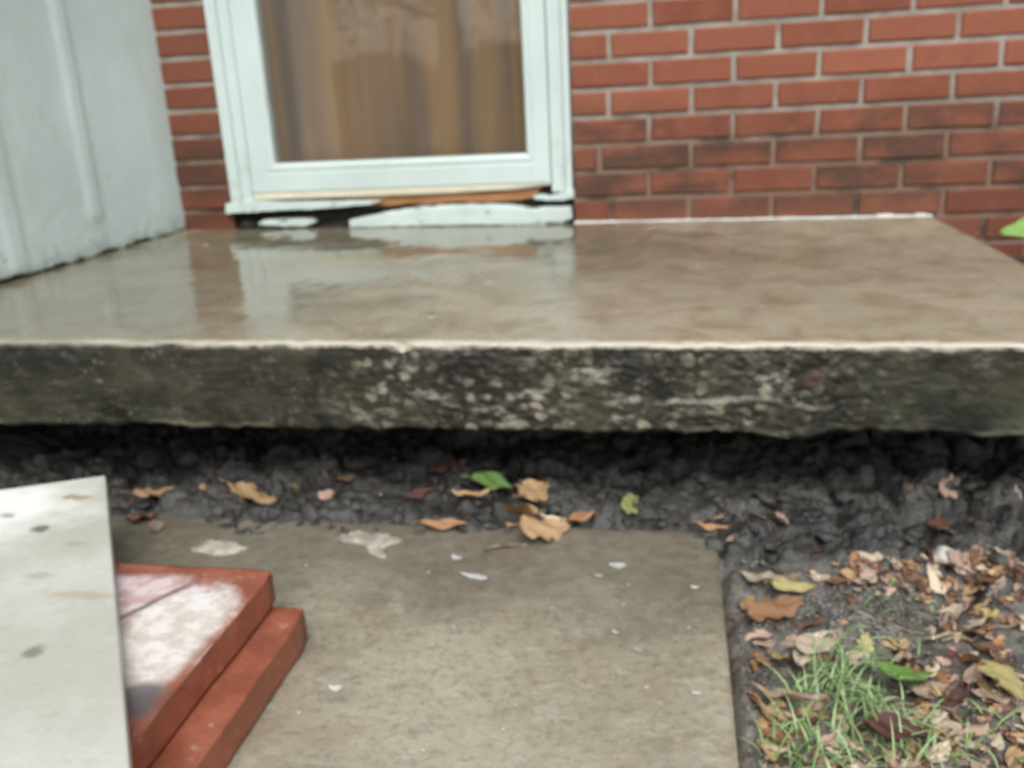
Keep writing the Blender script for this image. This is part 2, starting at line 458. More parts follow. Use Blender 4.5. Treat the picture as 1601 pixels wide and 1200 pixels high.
def mat_path():
    s = NT('walkway_concrete'); x = s.xyz()
    n = s.noise(4.0, 5, 0.6); f = s.noise(90, 5, 0.7); g = s.noise(240, 3)
    c = s.mix(s.ramp(n, 0.32, 0.68), (0.250, 0.222, 0.152), (0.395, 0.372, 0.280))
    c = s.mix(s.mul(s.ramp(f, 0.46, 0.66), 0.6), c, (0.14, 0.118, 0.080))
    c = s.mix(s.mul(s.ramp(s.noise(28, 4), 0.50, 0.68), 0.45), c, (0.34, 0.31, 0.235))
    c = s.mix(s.mul(s.ramp(s.noise(48, 5, 0.7, vec=s.vec((0.8, 1.2, 1), off=(5, 2, 0))), 0.53, 0.66), 0.6), c, (0.46, 0.435, 0.35))
    c = s.mix(s.mul(s.ramp(s.noise(20, 4, 0.6, vec=s.vec(off=(9, 2, 0))), 0.55, 0.70), 0.4), c, (0.26, 0.165, 0.085))
    c = s.mix(s.ramp(x[1], -1.45, -1.85, 0, 0.40), c, (0.44, 0.425, 0.345))
    v = s.vor(210, s.vec((1, 0.8, 1))); vc = s.xyz(s.vor(210, s.vec((1, 0.8, 1)), out='Color'))
    c = s.mix(s.mul(s.ramp(v, 0.42, 0.2), s.ramp(vc[0], 0.62, 0.85)), c, s.mix(vc[1], (0.40, 0.37, 0.30), (0.30, 0.22, 0.13)))
    st_ = s.noise(70, 5, 0.7, vec=s.vec((0.6, 1.5, 1), off=(2, 1, 0)))
    c = s.mix(s.mul(s.ramp(st_, 0.52, 0.70), 0.35), c, (0.12, 0.10, 0.07))
    # wet silt washed over the end next to the trench
    silt = s.ramp(s.add(x[1], s.mul(s.math('SUBTRACT', s.noise(6, 4), 0.5), 0.30)), -1.62, -1.38)
    c = s.mix(s.mul(silt, 0.60), c, s.mix(s.ramp(s.noise(45, 4), 0.4, 0.6), (0.085, 0.072, 0.056), (0.140, 0.122, 0.098)))
    ro = s.ramp(s.add(silt, s.mul(s.noise(14, 4), 0.5)), 0.2, 1.3, 0.45, 0.24)
    s.bump(s.add(f, s.mul(g, 0.4)), 0.45, 0.004)
    return s.done(c, ro, 0.45)

def mat_soil():
    s = NT('wet_soil'); x = s.xyz()
    n = s.noise(6, 5); f = s.noise(75, 5, 0.7)
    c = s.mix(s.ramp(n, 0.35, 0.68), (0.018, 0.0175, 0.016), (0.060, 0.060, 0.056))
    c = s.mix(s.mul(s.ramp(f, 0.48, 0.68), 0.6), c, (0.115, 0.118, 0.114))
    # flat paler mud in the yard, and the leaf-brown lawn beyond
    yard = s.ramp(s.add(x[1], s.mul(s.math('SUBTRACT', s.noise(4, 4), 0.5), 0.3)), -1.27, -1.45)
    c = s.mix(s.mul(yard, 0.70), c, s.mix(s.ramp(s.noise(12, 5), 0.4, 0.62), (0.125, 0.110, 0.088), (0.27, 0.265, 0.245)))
    gt = s.noise(260, 4, 0.7); c = s.mix(s.mul(s.ramp(gt, 0.52, 0.66), 0.5), c, (0.20, 0.185, 0.155))
    c = s.mix(s.mul(s.ramp(gt, 0.48, 0.36), 0.5), c, (0.012, 0.011, 0.010))
    lawn = s.ramp(x[1], -2.6, -4.0)
    c = s.mix(lawn, c, s.mix(s.ramp(s.noise(2.5, 5), 0.4, 0.62), (0.055, 0.075, 0.025), (0.17, 0.105, 0.05)))
    s.bump(s.add(s.add(s.noise(45, 4, 0.55), s.mul(f, 0.5)), s.mul(gt, 0.5)), 0.8, 0.005)
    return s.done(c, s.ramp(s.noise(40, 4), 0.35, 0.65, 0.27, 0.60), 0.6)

def mat_simple(name, a, b, scale=20, rough=0.5, bump=0.3, bs=120, spec=0.45, vary=0.0, stretch=(1, 1, 1)):
    s = NT(name)
    c = s.mix(s.ramp(s.noise(scale, 5, vec=s.vec(stretch)), 0.35, 0.65), a, b)
    if vary:
        hs_ = s.n.new('ShaderNodeHueSaturation'); s.l.new(c, hs_.inputs['Color'])
        s.l.new(s.ramp(s.rnd(), 0, 1, 1 - vary, 1 + vary, 'LINEAR'), hs_.inputs['Value']); c = hs_.outputs[0]
    s.bump(s.noise(bs, 4), bump, 0.003)
    return s.done(c, rough, spec)

def mat_leaf(name, a, b, rough=0.45):
    s = NT(name)
    tc = s.n.new('ShaderNodeTexCoord').outputs['Object']
    c = s.mix(s.ramp(s.noise(55, 4, vec=tc), 0.36, 0.64), a, b)
    c = s.mix(s.mul(s.ramp(s.noise(150, 3, vec=tc), 0.58, 0.68), 0.5), c, tuple(v * 0.35 for v in a))
    hs_ = s.n.new('ShaderNodeHueSaturation'); s.l.new(c, hs_.inputs['Color'])
    s.l.new(s.ramp(s.rnd(), 0, 1, 0.7, 1.25, 'LINEAR'), hs_.inputs['Value'])
    s.bump(s.noise(120, 3, vec=tc), 0.4, 0.003)
    return s.done(hs_.outputs[0], rough, 0.5)

def mat_paver():
    s = NT('red_paver'); x = s.xyz()
    n = s.noise(26, 5); f = s.noise(190, 4)
    c = s.mix(s.ramp(n, 0.35, 0.66), (0.255, 0.078, 0.042), (0.345, 0.115, 0.066))
    c = s.mix(s.mul(s.ramp(f, 0.55, 0.7), 0.4), c, (0.20, 0.06, 0.04))
    c = s.mix(s.mul(s.ramp(s.noise(60, 4), 0.62, 0.72), 0.6), c, (0.46, 0.30, 0.23))
    c = s.mix(s.mul(s.ramp(s.noise(14, 5, 0.65, vec=s.vec(off=(2, 0, 0))), 0.50, 0.70), 0.45), c, (0.15, 0.058, 0.038))
    po = s.mul(s.ramp(s.vor(170), 0.24, 0.08), s.ramp(s.noise(40, 3), 0.42, 0.6)); c = s.mix(s.mul(po, 0.6), c, (0.07, 0.03, 0.022))
    up = s.mul(s.ramp(x[2], -0.1575, -0.1550), 1.0)
    w = s.add(s.mul(s.math('SUBTRACT', s.noise(20, 4, 0.55), 0.5), 0.9), s.mul(s.math('SUBTRACT', s.noise(110, 4), 0.5), 0.35))
    def wear(pxs, rx, ry):
        q = at_z(pxs[0], pxs[1], -0.153); return s.blob(q.x, q.y, rx, ry, wob=w, edge=0.30)
    w1 = s.math('MAXIMUM', wear((215, 925), 0.075, 0.036), wear((150, 935), 0.09, 0.05))
    w2 = s.math('MAXIMUM', wear((285, 965), 0.052, 0.060), wear((215, 1020), 0.062, 0.070))
    gp = wear((222, 1092), 0.032, 0.024)
    c = s.mix(s.mul(s.mul(w1, up), 0.92), c, s.mix(s.ramp(s.noise(40, 4), 0.42, 0.6), (0.70, 0.62, 0.63), (0.56, 0.40, 0.41)))
    c = s.mix(s.mul(s.mul(w2, up), 0.92), c, s.mix(s.ramp(s.noise(55, 4), 0.38, 0.62), (0.80, 0.79, 0.76), (0.62, 0.585, 0.52)))
    c = s.mix(s.mul(s.mul(gp, up), 0.85), c, (0.10, 0.11, 0.115))
    # the dark crack between the two worn areas
    a1, a2 = at_z(185, 968, -0.153), at_z(345, 890, -0.153)
    nx_, ny_ = -(a2.y - a1.y), (a2.x - a1.x); ln = math.hypot(nx_, ny_); nx_, ny_ = nx_ / ln, ny_ / ln
    dd = s.math('ABSOLUTE', s.add(s.add(s.mul(s.math('SUBTRACT', x[0], a1.x), nx_), s.mul(s.math('SUBTRACT', x[1], a1.y), ny_)), s.mul(s.math('SUBTRACT', s.noise(30, 3), 0.5), 0.012)))
    ck = s.mul(s.mul(s.ramp(dd, 0.0065, 0.002), up), s.math('MAXIMUM', w1, w2))
    c = s.mix(s.mul(ck, 0.8), c, (0.13, 0.085, 0.08))
    s.bump(s.add(s.add(f, n), s.mul(s.math('MAXIMUM', w1, w2), s.noise(70, 4))), 0.35, 0.003)
    return s.done(c, s.ramp(n, 0.3, 0.7, 0.38, 0.6), 0.45)

def mat_board():
    s = NT('pale_board'); x = s.xyz()
    c = s.mix(s.ramp(s.noise(7, 5), 0.35, 0.66), (0.47, 0.475, 0.41), (0.57, 0.58, 0.52))
    c = s.mix(s.mul(s.ramp(s.noise(60, 5, 0.65), 0.52, 0.70), 0.32), c, (0.34, 0.325, 0.26))
    w = s.mul(s.math('SUBTRACT', s.noise(60, 4), 0.5), 2.2)
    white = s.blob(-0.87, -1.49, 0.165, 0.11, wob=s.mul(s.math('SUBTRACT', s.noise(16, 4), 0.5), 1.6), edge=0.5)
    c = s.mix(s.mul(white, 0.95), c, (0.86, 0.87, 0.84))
    for (px, py, rx, ry, col, a) in BOARD_SPOTS:
        p = at_z(px, py, BOARD_Z)
        c = s.mix(s.mul(s.blob(p.x, p.y, rx * 0.75, ry * 0.75, wob=w, edge=0.6), a), c, col)
    s.bump(s.noise(120, 5), 0.25, 0.003)
    return s.done(c, s.ramp(s.noise(12), 0.35, 0.65, 0.28, 0.5), 0.5)

BOARD_Z = -0.13
BOARD_SPOTS = [(62, 826, 0.015, 0.011, (0.10, 0.095, 0.075), 0.85), (120, 777, 0.022, 0.010, (0.30, 0.20, 0.09), 0.85),
               (50, 1020, 0.012, 0.012, (0.16, 0.145, 0.11), 0.75), (130, 930, 0.05, 0.010, (0.38, 0.29, 0.17), 0.5),
               (10, 806, 0.012, 0.008, (0.14, 0.13, 0.10), 0.6), (60, 900, 0.02, 0.009, (0.30, 0.28, 0.22), 0.5),
               (100, 748, 0.02, 0.006, (0.25, 0.20, 0.13), 0.6), (120, 850, 0.02, 0.009, (0.32, 0.30, 0.24), 0.5)]

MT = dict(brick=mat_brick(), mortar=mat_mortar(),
          siding=mat_paint('white_siding_paint', (0.65, 0.785, 0.765), zlow=0.10, rough=0.42),
          trim=mat_paint('white_trim_paint', (0.61, 0.72, 0.705), dirt_amt=0.35, rough=0.35, chips=False, zlow=0.3),
          alu=mat_paint('white_enamel', (0.62, 0.735, 0.72), dirt_amt=0.1, rough=0.28, chips=False, zlow=0.12),
          sill=mat_sill(),
          cream=mat_simple('cream_vinyl', (0.62, 0.58, 0.45), (0.70, 0.66, 0.53), 14, 0.4),
          rawwood=mat_simple('raw_orange_wood', (0.30, 0.13, 0.045), (0.42, 0.21, 0.09), 30, 0.6, 0.5, 90, stretch=(0.4, 1, 3)),
          dark=mat_simple('dark_wood_and_gap', (0.010, 0.009, 0.008), (0.04, 0.033, 0.026), 40, 0.8, 0.8, 90),
          slabtop=mat_slab_top(), slabface=mat_slab_face(), path=mat_path(), soil=mat_soil(),
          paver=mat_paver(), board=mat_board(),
          worn=mat_simple('worn_white_stone', (0.55, 0.50, 0.50), (0.78, 0.76, 0.72), 30, 0.55, 0.6, 110),
          slate=mat_simple('dark_grit', (0.05, 0.055, 0.06), (0.12, 0.12, 0.12), 50, 0.5, 0.8, 150),
          chip=mat_simple('white_paint_flake', (0.42, 0.44, 0.41), (0.68, 0.70, 0.68), 120, 0.45, 0.4),
          mortarpatch=mat_simple('dried_mortar', (0.30, 0.275, 0.22), (0.50, 0.47, 0.40), 45, 0.7, 0.7, 130),
          stone=mat_simple('pale_stone', (0.45, 0.42, 0.36), (0.66, 0.63, 0.57), 60, 0.55, 0.4),
          gravel=mat_simple('grey_gravel', (0.07, 0.065, 0.055), (0.26, 0.25, 0.225), 60, 0.45, 0.5),
          twig=mat_simple('twig_bark', (0.13, 0.09, 0.06), (0.30, 0.24, 0.17), 60, 0.7, 0.5),
          caulk=mat_simple('white_caulk', (0.50, 0.52, 0.49), (0.74, 0.76, 0.73), 30, 0.5, 0.5),
          door=mat_simple('brown_curtain_cloth', (0.31, 0.235, 0.19), (0.52, 0.34, 0.20), 3.6, 0.85, 0.2, 300, 0.2, stretch=(2.4, 0.3, 0.15)),
          roof=mat_simple('soffit_paint', (0.55, 0.58, 0.56), (0.62, 0.65, 0.63), 5, 0.6),
          shingle=mat_simple('grey_shingle', (0.06, 0.06, 0.06), (0.12, 0.115, 0.11), 20, 0.9),
          bark=mat_simple('bark', (0.07, 0.055, 0.04), (0.16, 0.125, 0.09), 12, 0.9, 0.8, 30, stretch=(1, 1, 0.3)))
def glass_mat():
    s = NT('door_glass')
    s.bump(s.noise(2.2, 3, vec=s.vec((1.4, 1, 0.7))), 0.06, 0.01)
    return s.done((0.93, 0.95, 0.94), 0.015, 0.5, **{'Transmission Weight': 1.0, 'IOR': 1.5})
MT['glass'] = glass_mat()
LEAFC = dict(tan=((0.36, 0.225, 0.11), (0.53, 0.36, 0.19)), brown=((0.11, 0.055, 0.030), (0.21, 0.11, 0.06)),
             orange=((0.32, 0.155, 0.070), (0.46, 0.27, 0.14)), pale=((0.50, 0.41, 0.28), (0.68, 0.59, 0.45)),
             yellow=((0.47, 0.40, 0.14), (0.60, 0.55, 0.26)), green=((0.12, 0.26, 0.055), (0.25, 0.42, 0.11)),
             lime=((0.34, 0.40, 0.13), (0.50, 0.54, 0.23)), pink=((0.38, 0.25, 0.185), (0.56, 0.42, 0.33)),
             dark=((0.085, 0.030, 0.026), (0.14, 0.055, 0.045)))
for k, (a, b) in LEAFC.items(): MT['leaf_' + k] = mat_leaf(k + '_leaf', a, b)

# ------------------------------------------------------------------ ground (one sheet out to the horizon)
def axis(lo, hi, step, far):
    core = np.arange(lo, hi + 1e-9, step)
    ext, d, s_ = [], 0.0, step
    while d < far:
        s_ = min(s_ * 1.35, 12); d += s_; ext.append(d)
    ext = np.array(ext)
    return np.concatenate([(lo - ext)[::-1], core, hi + ext])
gx = axis(-1.10, 0.92, 0.0045, 90); gy = axis(-1.95, -0.84, 0.0045, 90)
GX, GY = np.meshgrid(gx, gy, indexing='ij')
GZ = ground_h(GX, GY)
_gc['g'] = (gx, gy, GZ)
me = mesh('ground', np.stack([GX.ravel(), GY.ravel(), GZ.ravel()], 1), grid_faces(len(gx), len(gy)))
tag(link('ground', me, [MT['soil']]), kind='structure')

# walkway: one cast slab with worn edges
def make_path():
    us = np.concatenate([np.arange(PX0, PX1 + 1e-6, 0.008)])
    vs = np.concatenate([np.arange(PY1, -2.0, -0.008), np.linspace(-2.02, -7.0, 12)])
    U, V = np.meshgrid(us, vs, indexing='ij')
    X = U.copy(); Y = V.copy()
    Z = PATH_Z + 0.0022 * fbm(U, V, 0.1, n=3, f=4) + 0.0010 * fbm(U, V, 0.9, n=3, f=45)
    er = np.minimum(PX1 - U, PY1 - V)
    Z -= 0.007 * np.exp(-er / 0.006) * (1 + 0.5 * perlin(U * 30, V * 30, 4.0))
    X += np.where(U > PX1 - 1e-4, 0.003 * perlin(V * 25, 0.5, 0.2) + 0.006 * perlin(V * 6, 1.5, 0.2), 0)
    # broken back corner on the right
    nu, nv = U.shape
    verts = np.stack([X.ravel(), Y.ravel(), Z.ravel()], 1).tolist(); faces = grid_faces(nu, nv)[:, ::-1].tolist()
    def skirt(idx, flip):
        b = len(verts)
        for i in idx: verts.append([verts[i][0], verts[i][1], PATH_Z - 0.09])
        for k in range(len(idx) - 1):
            q = [idx[k], idx[k + 1], b + k + 1, b + k]
            faces.append(q[::-1] if flip else q)
    skirt([(nu - 1) * nv + j for j in range(nv)], True)
    skirt([j for j in range(nv)], False)
    skirt([i * nv for i in range(nu)], False)
    me = mesh('path', verts, faces)
    bm = bmesh.new(); bm.from_mesh(me); bmesh.ops.recalc_face_normals(bm, faces=list(bm.faces))
    if sum(f.normal.z for f in bm.faces) < 0: bmesh.ops.reverse_faces(bm, faces=list(bm.faces))
    bm.to_mesh(me); bm.free()
    return tag(link('path', me, [MT['path']]), kind='structure')
make_path()

# ------------------------------------------------------------------ porch slab
SY, SX0, SX1, ST = -1.2, -1.52, 0.692, 0.122
def make_slab():
    # profile: (y, depth below top, edge coordinate, slot)
    pr = []
    for t in np.concatenate([np.linspace(0.012, SY + 0.05, 60), np.linspace(SY + 0.046, SY + 0.008, 12)]): pr.append((t, 0.0, SY - t, 0))
    r = 0.008
    for a in np.linspace(10, 90, 7):
        a = R(a); pr.append((SY + r - r * math.sin(a), r - r * math.cos(a), 0.0005 + r * a * 0.4, 0 if a < R(55) else 1))
    for d in np.linspace(r + 0.003, ST, 38): pr.append((SY, d, d, 1))
    for t in (0.004, 0.012, 0.03, 0.08, 0.2, 0.5, 1.212): pr.append((SY + t, ST + 0.004, ST + t, 1))
    pr = np.array(pr); n = len(pr)
    xs = np.concatenate([np.linspace(SX0, -1.06, 40)[:-1], np.arange(-1.06, SX1 - 0.012, 0.0042), SX1 - np.array([0.010, 0.006, 0.003, 0.001, 0.0])])
    X, I = np.meshgrid(xs, np.arange(n), indexing='ij')
    Y = pr[I, 0]; D = pr[I, 1]; E = pr[I, 2]
    D = D * (1 + sstep(0.01, 0.10, E) * (slab_top(X) - 0.002) / ST)
    face = sstep(0.004, 0.016, E); bot = sstep(0.085, 0.122, E) * sstep(0.5, 0.13, E)
    agg = sstep(-0.55, -0.3, X) * sstep(0.45, 0.2, X)
    disp = face * (0.0022 * fbm(X, D * 1.5, 0.2, n=3, f=14) + (0.0007 + 0.0022 * agg) * fbm(X, D * 1.3, 3.2, n=3, f=60, mode=2))
    disp += bot * 0.006 * fbm(X, 0 * X, 6.2, n=3, f=9)
    rimw = np.exp(-(E / 0.012) ** 2)
    Y = Y - disp + rimw * (0.0055 * fbm(X, 0 * X, 8.8, n=5, f=9, gain=0.6) + 0.002 * perlin(X * 70, 0.4, 0.1))
    lump = 0.012 * np.exp(-((X - 0.215) / 0.055) ** 2) + 0.004 * np.exp(-((X - 0.47) / 0.03) ** 2)
    D = D + bot * (lump + 0.0065 * fbm(X, 0 * X, 1.2, n=5, f=6, gain=0.55) + 0.003 * perlin(X * 55, 0.2, 0.5))
    Z = slab_top(X) - D
    top = (E < 0.001)
    Z = Z + np.where(top, 0.0012 * fbm(X, Y, 0.5, n=3, f=5) + 0.0004 * fbm(X, Y, 2.5, n=2, f=40), 0)
    Z = Z - rimw * (0.006 * np.clip(fbm(X, 0 * X, 4.4, n=4, f=13), 0, 1) + 0.012 * np.exp(-((X + 0.325) / 0.007) ** 2))
    # rounded right arris, slightly wavy in plan
    dx = SX1 - X
    Z = Z - np.where(top, 0.008 * np.exp(-dx / 0.004), 0)
    X2 = X + np.where(dx < 1e-6, 0, 0) + sstep(0.02, 0.0, dx) * 0.004 * perlin(Y * 9, 0.1, 0.6)
    nx = len(xs)
    verts = np.stack([X2.ravel(), Y.ravel(), Z.ravel()], 1).tolist()
    faces = grid_faces(nx, n).tolist()
    slot = np.tile(pr[:-1, 3].astype(int), nx - 1).tolist()
    for base, fl in ((0, False), ((nx - 1) * n, True)):
        f_ = [base + i for i in range(n)]; faces.append(f_[::-1] if fl else f_); slot.append(1)
    me = mesh('porch_slab', verts, faces, True, slot)
    attr(me, 'edge', E.ravel())
    bm = bmesh.new(); bm.from_mesh(me); bmesh.ops.recalc_face_normals(bm, faces=list(bm.faces)); bm.to_mesh(me); bm.free()
    o = link('porch_slab', me, [MT['slabtop'], MT['slabface']])
    me.polygons[-1].use_smooth = False; me.polygons[-2].use_smooth = False
    return tag(o, 'undermined wet concrete porch slab with mossy dark front face before the glass door', 'porch')
make_slab()

# ------------------------------------------------------------------ house
house = bpy.data.objects.new('brick_house', None); COL.objects.link(house)
tag(house, 'red brick house front with white framed glass storm door and white side wall', 'house')
WX0, DX0, DX1, WX1 = -1.315, -1.152, -0.199, 4.0
CH, BU, JT = 0.0677, 0.2032, 0.0125
DTOP = 2.12

def make_bricks():
    verts, faces, mi, rn = [], [], [], []
    def brick(x0, x1, z0, z1):
        b = len(verts); q = 0.0035
        j = lambda s_: random.uniform(-s_, s_)
        yf = j(0.0012)
        for (y, e) in ((0.07, 0), (0.004 + yf, 0), (yf, q)):
            for (x, z) in ((x0 + e, z0 + e), (x1 - e, z0 + e), (x1 - e, z1 - e), (x0 + e, z1 - e)):
                verts.append((x + j(0.0016), y + j(0.0007), z + j(0.0013)))
        for k in (0, 4):
            for i in range(4):
                faces.append((b + k + i, b + k + (i + 1) % 4, b + k + 4 + (i + 1) % 4, b + k + 4 + i)); mi.append(0)
        faces.append((b + 8, b + 9, b + 10, b + 11)); mi.append(0)
        rn.extend([random.random()] * 12)
    for k in range(-5, 40):
        z0 = k * CH + JT / 2; z1 = (k + 1) * CH - JT / 2
        off = 0.0 if k % 2 else 0.5
        spans = [(WX0, WX1)] if z0 > DTOP else [(WX0, DX0 - 0.004), (DX1 + 0.004, WX1)]
        for (a, c) in spans:
            if c < 0:
                brick(a, c, z0, z1); continue
            js = [(i + off) * BU + random.uniform(-0.003, 0.003) for i in range(-8, 21)]
            if k == 2: js = [v if abs(v + 0.5 * BU) > 0.02 else v - 0.026 for v in js]
            js = [v for v in js if a + 0.03 < v < c - 0.03]
            prev = a
            for v in js + [c + JT / 2]:
                brick(prev, v - JT / 2, z0, z1); prev = v + JT / 2
    for (x0, x1, z0, z1) in ((WX0, DX0 - 0.002, -0.36, DTOP), (DX1 + 0.002, WX1, -0.36, DTOP), (WX0, WX1, DTOP, 2.70)):
        nx = max(2, int((x1 - x0) / 0.012)) if x1 < 1.6 else int((x1 - x0) / 0.012); nz = int((z1 - z0) / 0.012)
        xs = np.linspace(x0, x1, nx); zs = np.linspace(z0, z1, nz)
        X, Z = np.meshgrid(xs, zs, indexing='ij'); Y = 0.0058 + 0.0016 * fbm(X, Z, 0.3, n=2, f=30)
        b = len(verts)
        verts.extend(np.stack([X.ravel(), Y.ravel(), Z.ravel()], 1).tolist())
        ff = grid_faces(nx, nz, b).tolist(); faces.extend(ff); mi.extend([1] * len(ff)); rn.extend([0.5] * (nx * nz))
    me = mesh('brick_wall', verts, faces, False, mi)
    attr(me, 'rnd', rn)
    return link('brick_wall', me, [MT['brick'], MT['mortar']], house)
make_bricks()

# white side wall with vertical battens and a ragged, peeling foot
def make_side_wall():
    ys = np.arange(0.07, -1.32, -0.005); zs = np.concatenate([np.arange(0, 0.16, 0.005), np.linspace(0.16, 2.7, 90)])
    Yg, Zg = np.meshgrid(ys, zs, indexing='ij')
    foot = slab_top(-1.30) + 0.004 + 0.010 * np.clip(fbm(ys * 1.0, 0 * ys, 0.4, n=4, f=14), -0.4, 1) + 0.007 * np.clip(perlin(ys * 70, 0.3, 0.9), 0, 1)
    foot = np.maximum(foot, float(slab_top(-1.30)) + 0.001)
    Z = foot[:, None] + (2.7 - foot[:, None]) * (Zg / 2.7)
    X = -1.302 + 0 * Yg
    for yc, hw, h in ((-0.405, 0.026, 0.0050), (-0.70, 0.026, 0.0040), (-1.02, 0.026, 0.006)):
        up = sstep(0.085, 0.125, Z + 0.01 * perlin(Yg * 40, 0.2, 0.1)) if yc == -0.405 else 1.0
        X += h * sstep(hw + 0.014, hw - 0.016, np.abs(Yg - yc)) * up
    X += 0.002 * fbm(Yg, Z, 0.6, n=3, f=3) + 0.0007 * fbm(Yg, Z, 3.6, n=2, f=18)
    X -= 0.004 * np.exp(-(Z - foot[:, None]) / 0.01)
    n, m = Yg.shape
    verts = np.stack([X.ravel(), Yg.ravel(), Z.ravel()], 1).tolist(); faces = grid_faces(n, m).tolist()
    def strip(idx, fn):
        b = len(verts)
        for i in idx: verts.append(fn(verts[i]))
        for k in range(len(idx) - 1): faces.append((idx[k], idx[k + 1], b + k + 1, b + k))
    strip([i * m for i in range(n)], lambda v: (v[0] - 0.10, v[1], v[2]))
    strip([(n - 1) * m + j for j in range(m)], lambda v: (v[0] - 0.10, v[1], v[2]))
    me = mesh('side_wall', verts, faces)
    bm = bmesh.new(); bm.from_mesh(me); bmesh.ops.recalc_face_normals(bm, faces=list(bm.faces)); bm.to_mesh(me); bm.free()
    o = link('side_wall', me, [MT['siding']], house)
    o['label'] = 'white painted side wall with vertical battens and peeling foot'
    # dark rotten plate showing under the ragged foot
    bm = bmesh.new(); bm_box(bm, -1.41, -1.309, -1.30, -0.002, -0.2, 0.05)
    bm_obj('sole_plate', bm, [MT['dark']], house)
make_side_wall()

def W_(px, py, y=0.0):
    p = at_y(px, py, y); return (p.x, p.z)

# door frame: two jambs and a head, each a stepped white profile
def jamb(x0, x1, flip):
    bm = bmesh.new()
    w = x1 - x0
    if flip: bm_box(bm, x0, x1 - 0.014, 0.004, 0.12, 0.078, 2.09); bm_box(bm, x1 - 0.014, x1, -0.008, 0.10, 0.070, 2.12); 
    else: bm_box(bm, x0 + 0.030, x1, 0.004, 0.12, 0.088, 2.09); bm_box(bm, x0, x0 + 0.030, -0.008, 0.10, 0.083, 2.12)
    return bm_obj('door_jamb', bm, [MT['trim']], house, bevel=0.0022)
jamb(-1.150, -1.089, False)
jb = bmesh.new()
bm_box(jb, -0.254, -0.216, 0.004, 0.12, 0.088, 2.09); bm_box(jb, -0.216, -0.200, -0.006, 0.10, 0.080, 2.12)
bm_obj('door_jamb', jb, [MT['trim']], house, bevel=0.0022)
hb = bmesh.new(); bm_box(hb, -1.089, -0.254, 0.004, 0.12, 2.05, 2.09); bm_box(hb, -1.150, -0.200, -0.008, 0.10, 2.092, 2.15)
bm_obj('head_jamb', hb, [MT['trim']], house, bevel=0.0022)

# storm door: rails and stiles with mitred bead, glass, cream sweep, handle
SDX0, SDX1, SDZ0 = -1.087, -0.2565, 0.112
def make_storm_door():
    gx0, gx1, gz0, gz1 = -1.013, -0.318, 0.190, 1.95
    bm = bmesh.new()
    def ring(a, b):
        """a,b: (x0,x1,z0,z1,y) rings of four verts"""
        va = [bm.verts.new((x, a[4], z)) for x, z in ((a[0], a[2]), (a[1], a[2]), (a[1], a[3]), (a[0], a[3]))]
        vb = [bm.verts.new((x, b[4], z)) for x, z in ((b[0], b[2]), (b[1], b[2]), (b[1], b[3]), (b[0], b[3]))]
        for i in range(4): bm.faces.new((va[i], va[(i + 1) % 4], vb[(i + 1) % 4], vb[i]))
    o4 = (SDX0, SDX1, SDZ0, 2.045)
    def ins(d, y): return (SDX0 + d * 0.074, SDX1 - d * 0.0615, SDZ0 + d * 0.078, 2.045 - d * 0.095, y)
    rings = [ins(0, 0.045), ins(0, 0.004), ins(0.03, 0.0015), ins(0.06, 0.0), ins(0.66, -0.001), ins(0.70, 0.0015), ins(0.73, 0.0015), ins(0.77, -0.0015), ins(0.90, -0.001), ins(0.96, 0.002), ins(1.0, 0.010), ins(1.0, 0.045)]
    for a, b in zip(rings, rings[1:]): ring(a, b)
    bmesh.ops.remove_doubles(bm, verts=list(bm.verts), dist=1e-5)
    bmesh.ops.recalc_face_normals(bm, faces=list(bm.faces))
    d = bm_obj('storm_door', bm, [MT['alu']], house, smooth=False)
    g = bmesh.new(); bm_box(g, SDX0 + 0.074 - 0.004, SDX1 - 0.0615 + 0.004, 0.014, 0.018, SDZ0 + 0.074, 1.955)
    bm_obj('glass_pane', g, [MT['glass']], d, smooth=False)
    # cream sweep strip, curling up at the right end
    xs = np.linspace(SDX0 + 0.004, SDX1 + 0.002, 40); t = (xs - xs[0]) / (xs[-1] - xs[0])
    zt = SDZ0 - 0.0008 + 0 * t; zb = 0.0945 + 0.006 * sstep(0.55, 1.0, t) + 0.007 * sstep(0.88, 1.0, t)
    verts, faces = [], []
    for x, a, b in zip(xs, zt, zb):
        for (y, z) in ((0.030, a), (0.000, a), (-0.003, a - 0.3 * (a - b)), (-0.001, a - 0.45 * (a - b)), (-0.004, a - 0.6 * (a - b)), (-0.002, b), (0.030, b)): verts.append((x, y, z))
    faces = grid_faces(40, 7).tolist() + [tuple(range(7)), tuple(range(39 * 7, 40 * 7))]
    me = mesh('door_sweep', verts, faces, False); bm = bmesh.new(); bm.from_mesh(me); bmesh.ops.recalc_face_normals(bm, faces=list(bm.faces)); bm.to_mesh(me); bm.free()
    link('door_sweep', me, [MT['cream']], d)
    h = bmesh.new(); bm_box(h, -0.300, -0.276, -0.012, 0.0, 0.93, 1.10); bm_box(h, -0.297, -0.279, -0.045, -0.012, 0.96, 0.985); bm_box(h, -0.297, -0.279, -0.058, -0.045, 0.94, 1.06)
    bm_obj('handle', h, [MT['dark']], d, bevel=0.003)
make_storm_door()

